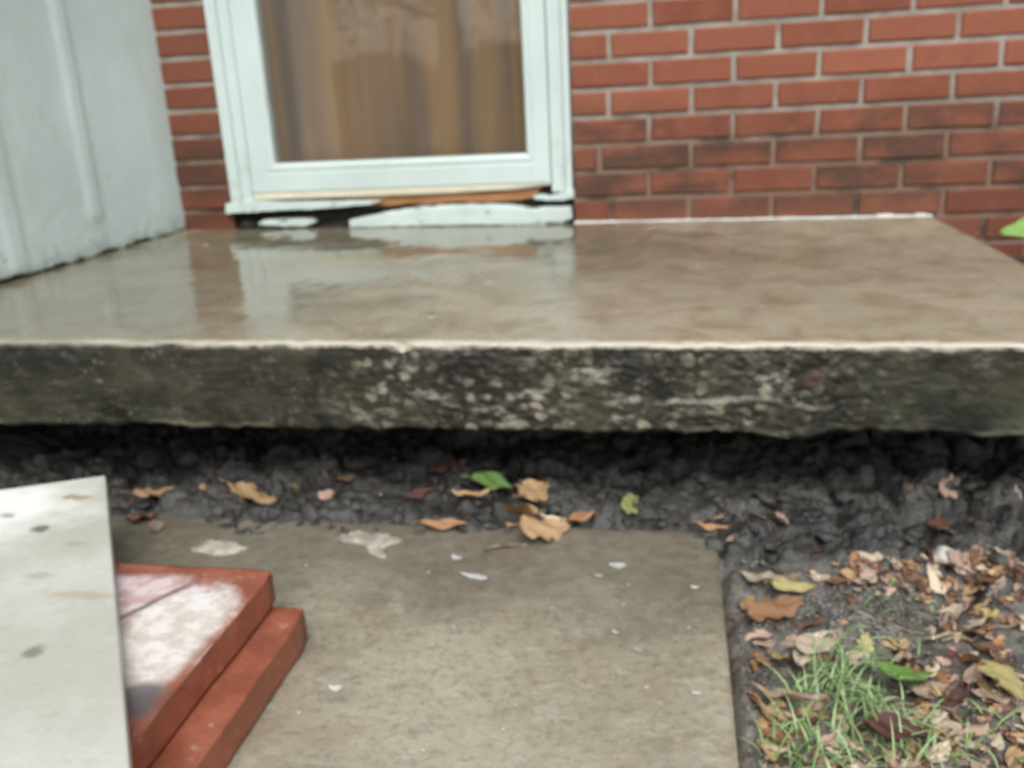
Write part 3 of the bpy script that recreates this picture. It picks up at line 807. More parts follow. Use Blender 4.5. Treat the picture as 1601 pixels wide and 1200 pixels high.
# brown curtain hanging in soft folds behind the glass
def curtain():
    xs = np.linspace(-1.085, -0.262, 140); zs = np.linspace(0.088, 2.05, 30)
    X, Z = np.meshgrid(xs, zs, indexing='ij')
    ph = X * 42 + 2.2 * perlin(X * 5, 0.3, 0.1) + 0.5 * perlin(X * 3, Z * 1.5, 0.5)
    Y = 0.095 + 0.011 * np.sin(ph) + 0.010 * perlin(X * 9, Z * 0.8, 0.9)
    n, m = X.shape
    V = np.stack([X.ravel(), Y.ravel(), Z.ravel()], 1); V2 = V + np.array([0, 0.004, 0])
    me = mesh('curtain', np.vstack([V, V2]), grid_faces(n, m).tolist() + grid_faces(n, m, n * m)[:, ::-1].tolist())
    link('curtain', me, [MT['door']], house)['label'] = 'brown curtain hanging in folds behind the door glass'
curtain()

# broken threshold: white sill nose on the left, bare wood, black gap fill, lower white board
prism('sill_nose', [W_(358, 317), W_(385, 313), W_(440, 315), W_(500, 314), W_(560, 313), W_(597, 313), W_(580, 318), W_(540, 322), W_(500, 325), W_(440, 327), W_(390, 331), W_(358, 332)], -0.022, 0.05, [MT['sill']], house, 0.0004, 0.004)
prism('sill_nose', [W_(871, 303), W_(884, 297), W_(898, 296), W_(898, 309), W_(880, 313), W_(862, 313), W_(838, 311), W_(834, 307), W_(846, 303), W_(858, 306)], -0.016, 0.05, [MT['sill']], house, 0.0005, 0.003)
prism('bare_wood', [W_(540, 310, .01), W_(640, 304, .01), W_(740, 301, .01), W_(846, 294, .01), W_(838, 306, .01), W_(815, 313, .01), W_(760, 316, .01), W_(700, 316, .01), W_(672, 319, .01), W_(640, 318, .01), W_(610, 322, .01), W_(560, 322, .01)], 0.008, 0.06, [MT['rawwood']], house, 0.0006, 0.002)['label'] = 'bare orange wood exposed under the door sweep'
bb = bmesh.new(); bm_box(bb, -1.150, -0.201, 0.022, 0.12, -0.05, 0.100)  # near-black fill, the gap's darkness put into its colour
bm_obj('gap_block', bb, [MT['dark']], house)['label'] = 'black block filling the dark gap under the door'
prism('threshold_board', [W_(551, 356), W_(549, 343), W_(575, 337), W_(610, 330), W_(650, 324), W_(700, 320), W_(740, 319), W_(795, 319), W_(815, 322), W_(832, 326), W_(850, 322), W_(893, 322), W_(895, 340), W_(880, 348), W_(845, 353), W_(790, 352), W_(720, 352.5), W_(640, 354), W_(600, 355)], -0.024, 0.03, [MT['sill']], house, 0.0004, 0.006)['label'] = 'lower white threshold board lying along the slab'
prism('threshold_remnant', [W_(405, 350), W_(412, 344), W_(450, 341), W_(488, 341), W_(494, 346), W_(480, 353), W_(440, 353)], -0.012, 0.03, [MT['sill']], house, 0.001, 0.003)
prism('threshold_remnant', [W_(372, 356), W_(380, 345), W_(398, 346), W_(402, 356)], -0.004, 0.03, [MT['dark']], house, 0.001, 0.002)
prism('threshold_remnant', [W_(500, 357), W_(505, 350), W_(545, 346), W_(548, 357)], -0.006, 0.03, [MT['dark']], house, 0.001, 0.002)

# lime-white seam where slab meets brick
def seam():
    xs = np.arange(-0.196, 0.690, 0.004)
    verts = []
    for x in xs:
        t = float(slab_top(x)); h = 0.0035 + 0.004 * max(0, float(fbm(x, 0, 0.4, n=3, f=11))) + (0.006 if 0.56 < x < 0.60 or 0.65 < x < 0.675 else 0) * random.uniform(0.4, 1)
        w = 0.007 + 0.005 * float(perlin(x * 22, 0.7, 0.2))
        for (y, z) in ((-w, t - 0.003), (-w * 0.8, t + 0.0018), (-0.003, t + h * 0.7), (0.002, t + h), (0.006, t + h), (0.006, t - 0.003)): verts.append((x, y, z))
    me = mesh('seam', verts, grid_faces(len(xs), 6).tolist()); bm = bmesh.new(); bm.from_mesh(me); bmesh.ops.recalc_face_normals(bm, faces=list(bm.faces)); bm.to_mesh(me); bm.free()
    link('caulk_seam', me, [MT['caulk']], house)
seam()
# eave above, out of the picture, and the room behind the door is closed
eb = bmesh.new(); bm_box(eb, -1.6, 4.2, -0.45, 0.3, 2.705, 2.73)
bm_obj('soffit', eb, [MT['roof']], house)
rb = bmesh.new(); bm_box(rb, -1.65, 4.25, -0.50, 0.35, 2.733, 2.86)
bm_obj('roof', rb, [MT['shingle']], house)
kb = bmesh.new(); bm_box(kb, -1.3, 4.0, 0.145, 0.20, -0.36, 2.70)
bm_obj('back_wall', kb, [MT['dark']], house)

# ------------------------------------------------------------------ pavers and board
def paver(name, x0, x1, y0, y1, z0, z1, label):
    bm = bmesh.new(); bm_box(bm, x0, x1, y0, y1, z0, z1)
    bmesh.ops.subdivide_edges(bm, edges=list(bm.edges), cuts=14, use_grid_fill=True)
    for v in bm.verts:
        c = v.co; n_ = float(fbm(c.x, c.y, c.z, n=3, f=22)) * 0.0020
        c.x += n_; c.y -= n_
        k = sum((abs(c.x - x0) < .004 or abs(c.x - x1) < .004, abs(c.y - y0) < .004 or abs(c.y - y1) < .004, abs(c.z - z0) < .001 or abs(c.z - z1) < .001))
        if k >= 2:
            m_ = Vector(((x0 + x1) / 2, (y0 + y1) / 2, (z0 + z1) / 2)); d = (m_ - c)
            s_ = 0.0024 + 0.0040 * abs(float(perlin(c.x * 40, c.y * 40, c.z * 40)))
            if abs(c.x - x0) < .004 or abs(c.x - x1) < .004: c.x += math.copysign(s_, d.x)
            if abs(c.y - y0) < .004 or abs(c.y - y1) < .004: c.y += math.copysign(s_, d.y)
            if abs(c.z - z0) < .001 or abs(c.z - z1) < .001: c.z += math.copysign(s_, d.z)
    o = bm_obj(name, bm, [MT['paver']], None)
    return tag(o, label, 'paver')
paver('paving_stone', -0.80, -0.347, -2.02, -1.573, PATH_Z + 0.001, -0.1955, 'lower red paving stone lying flat on the concrete walkway')
top = paver('paving_stone', -0.84, -0.3835, -1.99, -1.566, -0.1950, -0.153, 'upper red paving stone with worn white face, under the pale board')

def flat_patch(name, outline, z, h, mat, parent=None, n_ring=6, amp=0.0015, f=60):
    """low rough crust with an irregular outline (world x,y)"""
    c = np.mean(outline, 0); pts = np.array(outline)
    # resample the outline
    P = np.vstack([pts, pts[:1]]); L = np.r_[0, np.cumsum(np.linalg.norm(np.diff(P, axis=0), axis=1))]
    m = 90; s = np.linspace(0, L[-1], m, endpoint=False)
    ox = np.interp(s, L, P[:, 0]); oy = np.interp(s, L, P[:, 1])
    d = np.stack([ox - c[0], oy - c[1]], 1)
    d *= (1 + 0.30 * perlin(ox * 70, oy * 70, 0.3) + 0.16 * perlin(ox * 190, oy * 190, 0.9))[:, None]
    verts = [(c[0], c[1], z + h)]; faces = []
    for k in range(1, n_ring + 1):
        t = k / n_ring
        for q in d:
            x, y = c[0] + q[0] * t, c[1] + q[1] * t
            zz = z + h * (1 - t ** 6) + (amp * float(fbm(x, y, 0.4, n=3, f=f)) if k < n_ring else -0.002)
            verts.append((x, y, zz))
    for j in range(m): faces.append((0, 1 + j, 1 + (j + 1) % m))
    for k in range(n_ring - 1):
        b = 1 + k * m
        for j in range(m): faces.append((b + j, b + m + j, b + m + (j + 1) % m, b + (j + 1) % m))
    me = mesh(name, verts, faces)
    return link(name, me, [mat], parent)
def make_board():
    a = at_z(165, 742, BOARD_Z); b = at_z(0, 765, BOARD_Z); c = at_z(204, 1200, BOARD_Z)
    u = (c - a); u.z = 0; L = 0.78; u.normalize()
    v = (b - a); v.z = 0; v.normalize()
    T = 0.0215
    bm = bmesh.new()
    p = [a, a + v * 0.42, a + v * 0.42 + u * L, a + u * L]
    lo = [bm.verts.new((q.x, q.y, BOARD_Z - T)) for q in p]; hi = [bm.verts.new((q.x, q.y, BOARD_Z)) for q in p]
    bm.faces.new(hi); bm.faces.new(lo[::-1])
    for i in range(4): bm.faces.new((lo[i], lo[(i + 1) % 4], hi[(i + 1) % 4], hi[i]))
    bmesh.ops.recalc_face_normals(bm, faces=list(bm.faces))
    bmesh.ops.subdivide_edges(bm, edges=list(bm.edges), cuts=1)
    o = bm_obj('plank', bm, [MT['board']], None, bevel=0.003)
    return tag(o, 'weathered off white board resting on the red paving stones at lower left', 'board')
make_board()

# ------------------------------------------------------------------ leaves
def leaf_mesh(kind, col, seed):
    rr = random.Random(seed); n, m = 22, 7
    lobes = {'oak': 3.5, 'maple': 2.5, 'ovate': 0, 'lance': 0}[kind]
    wid = {'oak': 0.30, 'maple': 0.46, 'ovate': 0.27, 'lance': 0.15}[kind]
    a1, a2, ph = rr.uniform(-1.0, 1.3), rr.uniform(-0.4, 0.9), rr.uniform(0, 6)
    verts = []
    for i in range(n):
        t = i / (n - 1)
        w = wid * (math.sin(math.pi * min(1, t ** 0.75)) ** 0.75 if 0 < t < 1 else 0.02)
        if lobes: w *= 0.62 + 0.48 * abs(math.sin(math.pi * lobes * t + 0.25)) ** 0.8
        for j in range(m):
            q = (j / (m - 1)) * 2 - 1
            x = t - 0.5 + (0.10 * abs(q) * (1 if lobes else 0)); y = q * w
            z = a1 * y * y * 0.9 + a2 * (t - 0.5) ** 2 * 0.5 + 0.05 * math.sin(ph + 9 * t + 4 * q) + (0.025 if q == 0 else 0) * -1
            verts.append((x, y, z))
    faces = grid_faces(n, m).tolist()
    b = len(verts)                                       # petiole
    for i in range(4):
        t = i / 3
        for k in range(4):
            a = k * math.pi / 2; r_ = 0.012
            verts.append((-0.48 - 0.22 * t, r_ * math.cos(a) + 0.05 * t * t * rr.choice((-1, 1)), r_ * math.sin(a) + a2 * 0.12 + 0.02))
    for i in range(3):
        for k in range(4): faces.append((b + i * 4 + k, b + i * 4 + (k + 1) % 4, b + i * 4 + 4 + (k + 1) % 4, b + i * 4 + 4 + k))
    me = mesh('fallen_leaf', verts, faces)
    me.materials.append(MT['leaf_' + col])
    return me
LM = {}
def leaf(kind, col, pos, size, rz, tilt=(0, 0), lift=0.0, label=None, group=None):
    key = (kind, col, random.randrange(4))
    if key not in LM: LM[key] = leaf_mesh(kind, col, hash((kind, col)) % 97 * 0 + len(LM) * 7 + 3)
    me = LM[key]
    o = bpy.data.objects.new('fallen_leaf', me); COL.objects.link(o)
    e = 0.03
    gxn = (surf_h(pos[0] + e, pos[1]) - surf_h(pos[0] - e, pos[1])) / (2 * e); gyn = (surf_h(pos[0], pos[1] + e) - surf_h(pos[0], pos[1] - e)) / (2 * e)
    nrm = Vector((-max(-.8, min(.8, gxn)), -max(-.8, min(.8, gyn)), 1)).normalized()
    q = Vector((0, 0, 1)).rotation_difference(nrm)
    size *= (0.86 if group else 1.12)
    m_ = q.to_matrix().to_4x4() @ Euler((tilt[0], tilt[1], rz)).to_matrix().to_4x4()
    o.matrix_world = Matrix.Translation(Vector((pos[0], pos[1], pos[2] + 0.10 * size + 0.002 + lift))) @ m_ @ Matrix.Scale(size, 4)
    tag(o, label, 'leaf', group)
    return o
# leaves one can point to: (px, py, kind, colour, size m, heading, tilt, lift, label)
MAIN = [
    (240, 787, 'oak', 'tan', 0.065, 1.2, (0.5, 0.4), 0.01, 'crumpled tan oak leaf in the dirt beside the pale board'),
    (222, 815, 'oak', 'brown', 0.05, 2.9, (0.2, 0.2), 0.0, 'brown leaf lying under the crumpled tan leaf by the board'),
    (246, 832, 'ovate', 'pink', 0.030, 1.5, (0.9, 0.2), 0.006, 'small pinkish leaf standing on edge behind the red paving stones'),
    (390, 786, 'oak', 'tan', 0.068, 0.2, (0.3, 0.2), 0.006, 'curled tan oak leaf on the dirt under the slab, left of centre'),
    (512, 782, 'ovate', 'pink', 0.034, 1.3, (0.8, 0.2), 0.006, 'small pale pink leaf upright in the dirt below the door'),
    (546, 752, 'lance', 'orange', 0.035, 0.4, (0.2, 0.1), 0.0, 'tiny orange leaf in the dark dirt close under the slab'),
    (700, 738, 'oak', 'brown', 0.05, 0.1, (0.3, 0.2), 0.004, 'dark brown leaf deep in the shade under the slab'),
    (770, 766, 'ovate', 'green', 0.060, 0.15, (0.3, 0.1), 0.006, 'bright green leaf on the dirt under the slab'),
    (737, 784, 'lance', 'tan', 0.058, 2.9, (0.3, 0.2), 0.004, 'slim tan leaf just below the bright green leaf'),
    (835, 772, 'ovate', 'pale', 0.038, 1.0, (0.6, 0.5), 0.008, 'pale rounded leaf topping the tan leaf cluster'),
    (832, 800, 'oak', 'tan', 0.075, 1.4, (0.9, 0.3), 0.022, 'upper tan oak leaf of the cluster at the walkway end'),
    (818, 828, 'oak', 'tan', 0.070, 2.4, (0.8, 0.2), 0.018, 'middle tan oak leaf of the cluster at the walkway end'),
    (845, 845, 'oak', 'tan', 0.072, 0.7, (0.4, 0.3), 0.010, 'lowest tan oak leaf of the cluster, spread onto the walkway'),
    (860, 820, 'lance', 'pale', 0.045, 0.5, (0.2, 0.3), 0.004, 'slim pale leaf right of the tan leaf cluster'),
    (907, 820, 'ovate', 'orange', 0.046, 2.8, (0.2, 0.2), 0.008, 'orange leaf beside a dark hole right of the leaf cluster'),
    (985, 800, 'oak', 'lime', 0.048, 1.1, (0.5, 0.2), 0.006, 'yellow green leaf on the dirt under the slab'),
    (695, 829, 'lance', 'orange', 0.058, 0.1, (0.1, 0.1), 0.002, 'long orange brown leaf on the back edge of the walkway'),
    (660, 776, 'lance', 'dark', 0.05, 0.9, (0.2, 0.1), 0.0, 'dark reddish leaf in the dirt left of the green leaf'),
    (1112, 834, 'lance', 'orange', 0.040, 0.1, (0.1, 0.2), 0.004, 'small rusty leaf on the dirt behind the walkway corner'),
    (1222, 822, 'ovate', 'pink', 0.036, 1.3, (0.5, 0.3), 0.006, 'small reddish leaf on the dirt right of the walkway corner'),
    (1482, 775, 'oak', 'pink', 0.050, 0.7, (0.5, 0.3), 0.008, 'pink brown leaf high on the dirt bank under the slab'),
    (1466, 832, 'oak', 'brown', 0.045, 1.3, (0.6, 0.2), 0.006, 'brown leaf just above the pale pebble'),
    (1195, 925, 'oak', 'pale', 0.050, 2.7, (0.4, 0.3), 0.012, 'pale yellow curled leaf beside the walkway corner'),
    (1238, 938, 'lance', 'yellow', 0.052, 0.2, (0.2, 0.4), 0.012, 'slim yellow leaf touching the pale curled leaf'),
    (1205, 968, 'oak', 'orange', 0.062, 0.2, (0.3, 0.1), 0.004, 'rusty leaf under the pale curled leaf by the walkway'),
    (1168, 955, 'ovate', 'tan', 0.032, 1.0, (0.3, 0.1), 0.006, 'small tan leaf between walkway edge and rusty leaf'),
    (1275, 1021, 'ovate', 'pale', 0.042, 0.3, (0.2, 0.3), 0.006, 'cream leaf on grey mud behind the grass clump'),
    (1218, 1040, 'ovate', 'yellow', 0.030, 1.9, (0.2, 0.3), 0.004, 'small yellowish leaf on grey mud near the walkway edge'),
    (1410, 1090, 'maple', 'green', 0.050, 1.3, (0.5, 0.3), 0.022, 'bright green broad leaf at the right side of the grass'),
    (1568, 1086, 'maple', 'yellow', 0.048, 1.0, (0.4, 0.2), 0.014, 'yellow lobed maple leaf near the right edge of the picture'),
    (1402, 1165, 'ovate', 'dark', 0.056, 0.1, (0.1, 0.2), 0.010, 'large dark red leaf lying in the grass'),
    (1215, 1168, 'ovate', 'orange', 0.034, 2.5, (0.2, 0.2), 0.006, 'small orange leaf at the lower left of the grass'),
    (1225, 1108, 'lance', 'pink', 0.060, 2.7, (0.2, 0.2), 0.008, 'slim pinkish leaf left of the grass clump'),
    (1510, 1000, 'oak', 'orange', 0.055, 2.2, (0.3, 0.2), 0.006, 'forked rusty leaf alone on the dark mud at right'),
]
for (px, py, kind, col, size, rz, tl, lift, lab) in MAIN:
    leaf(kind, col, at_ground(px, py), size, rz, tl, lift, lab)
COLW = ['tan'] * 5 + ['pale'] * 6 + ['orange'] * 2 + ['pink'] * 5 + ['brown'] * 4 + ['yellow'] * 1 + ['dark'] * 1
LABEL_C = dict(tan='tan', pale='pale cream', orange='rusty orange', pink='pinkish brown', brown='brown', yellow='yellowish', dark='dark red')
def scatter(n, boxes, where, sizes, cols=COLW, kinds=('oak', 'ovate', 'ovate', 'lance')):
    k = 0
    for _ in range(n * 4):
        if k >= n: break
        (x0, y0, x1, y1) = random.choice(boxes)
        p = at_ground(random.uniform(x0, x1), random.uniform(y0, y1)); c = random.choice(cols)
        leaf(random.choice(kinds), c, p, random.uniform(*sizes), random.uniform(0, 6.28), (random.uniform(-.28, .28), random.uniform(-.28, .28)),
             random.uniform(-0.001, 0.003), '%s fallen leaf among %s' % (LABEL_C[c], where), '%s leaves among %s' % (LABEL_C[c], where)); k += 1
scatter(92, [(1330, 875, 1640, 935), (1270, 880, 1420, 915), (1420, 870, 1640, 930)], 'the litter drift along the dirt bank at right', (0.018, 0.042))
scatter(42, [(1440, 930, 1640, 1060), (1180, 980, 1420, 1060), (1340, 930, 1640, 1050)], 'scattered leaves on the dark mud at right', (0.022, 0.045))
scatter(104, [(1440, 1050, 1640, 1210), (1420, 1060, 1660, 1215), (1180, 1090, 1300, 1215), (1300, 1150, 1480, 1215)], 'the litter around the grass clump', (0.018, 0.040))
scatter(24, [(180, 740, 640, 825), (880, 760, 1600, 870)], 'the clods of the trench', (0.014, 0.028), ['brown', 'tan', 'pink', 'dark'])

# the small torn bits between them: leaf litter nobody could count
def litter():
    VV, FF, MI, n = [], [], [], 0
    cols = ['tan', 'pale', 'pink', 'brown', 'orange', 'dark']
    src = []
    for i, c in enumerate(cols):
        for kd in ('ovate', 'oak'):
            m_ = leaf_mesh(kd, c, i * 5 + 2); src.append((np.array([v.co[:] for v in m_.vertices])[:154], grid_faces(22, 7), i)); bpy.data.meshes.remove(m_)
    boxes = [(1330, 880, 1640, 945)] * 5 + [(1430, 940, 1640, 1060)] * 3 + [(1440, 1060, 1640, 1210)] * 5 + [(1180, 1080, 1440, 1210)] * 4 + [(1140, 900, 1330, 1060)]
    for _ in range(420):
        b_ = random.choice(boxes); q = at_ground(random.uniform(b_[0], b_[2]), random.uniform(b_[1], b_[3]))
        if q.x < PX1 + 0.02: continue
        V, F, i = random.choice(src); sz = random.uniform(0.009, 0.020)
        rot = np.array(Euler((random.uniform(-.5, .5), random.uniform(-.5, .5), random.uniform(0, 6.3))).to_matrix())
        VV.append((V * sz) @ rot.T + np.array((q.x, q.y, surf_h(q.x, q.y) + 0.002))); FF.append(F + n); MI += [i] * len(F); n += len(V)
    me = mesh('leaf_litter', np.vstack(VV), np.vstack(FF).tolist(), True, MI)
    tag(link('leaf_litter', me, [MT['leaf_' + c] for c in cols]), 'small torn bits of wet leaf litter on the mud right of the walkway', None, None, 'stuff')
litter()

# twig, pebble, chips, mortar crusts
def tube(name, pts, r0, r1, mat, sides=6):
    verts, faces = [], []
    n = len(pts)
    for i, p in enumerate(pts):
        d = (pts[min(i + 1, n - 1)] - pts[max(i - 1, 0)]).normalized(); a = d.orthogonal().normalized(); b = d.cross(a); r = r0 + (r1 - r0) * i / (n - 1)
        for k in range(sides):
            t = 2 * math.pi * k / sides; verts.append(p + a * (r * math.cos(t)) + b * (r * math.sin(t)))
    for i in range(n - 1):
        for k in range(sides): faces.append((i * sides + k, i * sides + (k + 1) % sides, (i + 1) * sides + (k + 1) % sides, (i + 1) * sides + k))
    faces += [tuple(range(sides))[::-1], tuple(range((n - 1) * sides, n * sides))]
    return link(name, mesh(name, verts, faces), [mat])
a, b = at_ground(758, 863), at_ground(826, 852)
tag(tube('twig', [a.lerp(b, t) + Vector((0, 0, 0.004 + 0.003 * math.sin(5 * t))) for t in np.linspace(0, 1, 8)], 0.0016, 0.0024, MT['twig']), 'short pale twig poking from the leaf cluster onto the walkway', 'twig')
for (p0, p1, lab) in (((1470, 1010), (1590, 985), 'thin brown twig across the dark mud at right'), ((1330, 960), (1440, 1000), 'thin grey twig on the grey mud behind the grass'), ((1130, 795), (1220, 850), 'dark root end sticking out of the dirt bank right of the walkway')):
    a, b = at_ground(*p0), at_ground(*p1)
    pts = []
    for t in np.linspace(0, 1, 9):
        q = a.lerp(b, t); q.z = surf_h(q.x, q.y) + 0.004; q.x += 0.004 * math.sin(7 * t); pts.append(q)
    tag(tube('twig', pts, 0.0022, 0.0012, MT['twig']), lab, 'twig')

def rock_mesh(name, seed, sub=3, amp=0.28, flat=0.7):
    bm = bmesh.new(); bmesh.ops.create_icosphere(bm, subdivisions=sub, radius=1.0)
    for v in bm.verts:
        c = v.co.copy(); d = 1 + amp * float(fbm(c.x + seed * 3.1, c.y, c.z, n=3, f=1.1)); v.co = c * d; v.co.z *= flat
    me = bpy.data.meshes.new(name); bm.to_mesh(me); bm.free(); me.polygons.foreach_set('use_smooth', [True] * len(me.polygons)); return me
p = at_ground(1476, 878)
st = link('pebble', rock_mesh('pebble', 3, flat=0.8), [MT['stone']]); st.location = p + Vector((0, 0, 0.009)); st.scale = (0.015, 0.014, 0.015)
tag(st, 'rounded pale pebble at the foot of the dirt bank at right', 'pebble')

def chip_mesh(seed):
    rr = random.Random(seed); n = 8
    o_ = [(math.cos(2 * math.pi * i / n) * rr.uniform(0.5, 1.15), math.sin(2 * math.pi * i / n) * rr.uniform(0.5, 1.25)) for i in range(n)]
    verts = [(x, y, 0.10 * x * x + 0.06) for x, y in o_] + [(x * 0.97, y * 0.97, 0.10 * x * x) for x, y in o_]
    faces = [tuple(range(n)), tuple(range(n, 2 * n))[::-1]] + [(i, (i + 1) % n, n + (i + 1) % n, n + i)[::-1] for i in range(n)]
    return mesh('paint_chip', verts, faces, False)
CHM = []
for k in range(4):
    c_ = chip_mesh(k + 5); c_.materials.append(MT['chip']); CHM.append(c_)
CH_MAIN = [(968, 885, 0.0145, 0.0075, 0.0, 'bright oval white paint chip near the right back corner of the walkway'),
           (742, 903, 0.021, 0.0065, -0.35, 'longest white paint chip, lying on the back part of the walkway'),
           (715, 873, 0.011, 0.0055, -0.5, 'white paint chip behind the longest chip on the walkway'),
           (525, 1078, 0.0085, 0.0060, -0.3, 'single white paint chip beside the red paving stones'),
           (936, 901, 0.006, 0.0025, -0.4, 'small white chip left below the bright oval chip'),
           (1085, 919, 0.0065, 0.0028, -0.2, 'white chip close to the right edge of the walkway'),
           (1087, 1085, 0.006, 0.003, -0.2, 'white chip on the front part of the walkway near its right edge'),
           (962, 990, 0.006, 0.0025, -0.5, 'small white chip in the middle of the walkway'),
           (998, 1018, 0.005, 0.0022, -0.4, 'tiny white chip in front of the middle chip on the walkway')]
def chip(px, py, a_, b_, rz, lab, z=None, group=None, dz=0.001):
    q = at_z(px, py, PATH_Z if z is None else z)
    o = bpy.data.objects.new('paint_chip', random.choice(CHM)); COL.objects.link(o)
    o.location = (q.x, q.y, q.z + dz); o.scale = (a_, b_, 0.012); o.rotation_euler = (0, 0, rz)
    tag(o, lab, 'paint chip', group or 'white paint chips on the walkway')
for c_ in CH_MAIN: chip(*c_)
for k in range(16):
    chip(random.uniform(430, 1130), random.uniform(870, 1180), random.uniform(0.0015, 0.003), random.uniform(0.001, 0.002), random.uniform(-1, 1), 'crumb sized white flake on the walkway')
for (px, py, lab) in ((676, 497, 'white fleck on the wet slab near its front edge'), (322, 383, 'white fleck on the wet slab by the brick pillar'), (765, 443, 'white fleck on the wet slab in front of the door')):
    p_ = at_z(px, py, 0.004); chip(px, py, 0.009, 0.004, 0.1, lab, z=float(slab_top(p_.x)), group='white flecks on the slab', dz=0.0008)
def patch(name, pix, lab, h=0.003):
    o = flat_patch(name, [tuple(at_z(x, y, PATH_Z)[:2]) for x, y in pix], PATH_Z - 0.001, h, MT['mortarpatch'], amp=0.0022, f=80)
    tag(o, lab, 'mortar')
patch('mortar_crust', [(520, 838), (560, 830), (625, 838), (640, 846), (610, 852), (602, 868), (580, 870), (572, 852), (540, 846)], 'pale dried mortar crust on the walkway end below the door')
patch('mortar_crust', [(295, 852), (330, 842), (375, 846), (388, 856), (360, 868), (320, 866), (300, 862)], 'rough grey mortar crust on the walkway behind the red paving stones')

# ------------------------------------------------------------------ mud clods, gravel, grass (uncountable)
def lumps(name, items, mat, label, sub=2, amp=0.35):
    base = []
    for k in range(6):
        m_ = rock_mesh('lump', k + 2, sub, amp, 0.62)
        V = np.array([v.co[:] for v in m_.vertices]); F = np.array([p_.vertices[:] for p_ in m_.polygons]); base.append((V, F)); bpy.data.meshes.remove(m_)
    VV, FF, n = [], [], 0
    for (p_, r_) in items:
        V, F = random.choice(base)
        rot = np.array(Euler((random.uniform(-.4, .4), random.uniform(-.4, .4), random.uniform(0, 6.3))).to_matrix())
        s_ = np.array([random.uniform(0.7, 1.4), random.uniform(0.7, 1.3), random.uniform(0.6, 1.0)]) * r_
        VV.append((V * s_) @ rot.T + np.array(p_)); FF.append(F + n); n += len(V)
    me = mesh(name, np.vstack(VV), np.vstack(FF).tolist())
    return tag(link(name, me, [mat]), label, None, None, 'stuff')
items = []
for _ in range(240):
    px = random.uniform(150, 1640); py = random.uniform(690, 880) if px > 1100 else random.uniform(700, 840)
    q = at_ground(px, py)
    if PX0 < q.x < PX1 and q.y < -1.33: continue
    r_ = random.choice((0.003, 0.004, 0.005, 0.006, 0.008, 0.011)) * random.uniform(0.7, 1.2) * (1.5 if px > 1050 else 1.0)
    items.append(((q.x, q.y, surf_h(q.x, q.y) + r_ * 0.15), r_))
lumps('mud_clods', items, MT['soil'], 'dark wet clods of dirt in the trench under the slab', 2, 0.6)
items = []
for _ in range(550):
    q = at_ground(random.gauss(1330, 75), random.gauss(965, 35))
    if q.x < PX1 + 0.01: continue
    r_ = random.uniform(0.0012, 0.0042); items.append(((q.x, q.y, surf_h(q.x, q.y) + r_ * 0.3), r_))
for _ in range(260):
    q = at_ground(random.uniform(1130, 1640), random.uniform(880, 1210))
    if q.x < PX1 + 0.01: continue
    r_ = random.uniform(0.001, 0.0035); items.append(((q.x, q.y, surf_h(q.x, q.y) + r_ * 0.3), r_))
for _ in range(420):
    q = at_ground(random.uniform(1135, 1215), random.uniform(880, 1210))
    if q.x < PX1 + 0.008: continue
    r_ = random.uniform(0.001, 0.0040); items.append(((q.x, q.y, surf_h(q.x, q.y) + r_ * 0.2), r_))
lumps('gravel', items, MT['gravel'], 'fine grey gravel on the mud right of the walkway', 1)

GR = NT('grass_blade'); GRc = GR.mix(GR.at('tone'), (0.14, 0.27, 0.085), (0.42, 0.56, 0.27))
MT['grass'] = GR.done(GRc, 0.45, 0.5)
def grass():
    verts, faces, tone = [], [], []
    def blade(p, L, w, yaw, lean, t):
        b = len(verts); n = 6
        d = Vector((math.cos(yaw), math.sin(yaw), 0)); s = Vector((-d.y, d.x, 0))
        for i in range(n):
            q = i / (n - 1); c = p + d * (L * math.sin(lean * q) * q) + Vector((0, 0, L * q * math.cos(lean * q * 0.9)))
            ww = w * (1 - q) ** 0.6 * 0.5 + 0.0001
            for k in (-1, 0, 1):
                verts.append(c + s * (ww * k) + Vector((0, 0, 0 if k else -ww * 0.5))); tone.append(t)
        faces.extend((grid_faces(n, 3, b)).tolist())
    def clump(px, py, sx, sy, n, L):
        for _ in range(n):
            q = at_ground(random.gauss(px, sx), random.gauss(py, sy))
            if q.x < PX1 + 0.012: continue
            blade(Vector((q.x, q.y, surf_h(q.x, q.y) - 0.002)), random.uniform(*L), random.uniform(0.0016, 0.0036), random.uniform(0, 6.28), random.uniform(0.5, 1.7), random.random())
    clump(1335, 1110, 50, 38, 150, (0.02, 0.05))
    clump(1310, 1070, 35, 28, 70, (0.02, 0.06))
    clump(1400, 1190, 70, 25, 70, (0.02, 0.045))
    clump(1240, 1190, 40, 25, 50, (0.02, 0.045))
    clump(1390, 945, 40, 15, 26, (0.012, 0.03))
    clump(1450, 1130, 90, 50, 30, (0.02, 0.04))
    clump(1560, 1170, 60, 40, 8, (0.02, 0.04))
    me = mesh('grass', verts, faces); attr(me, 'tone', tone)
    tag(link('grass', me, [MT['grass']]), 'sparse green grass growing in the mud right of the walkway', None, None, 'stuff')
grass()

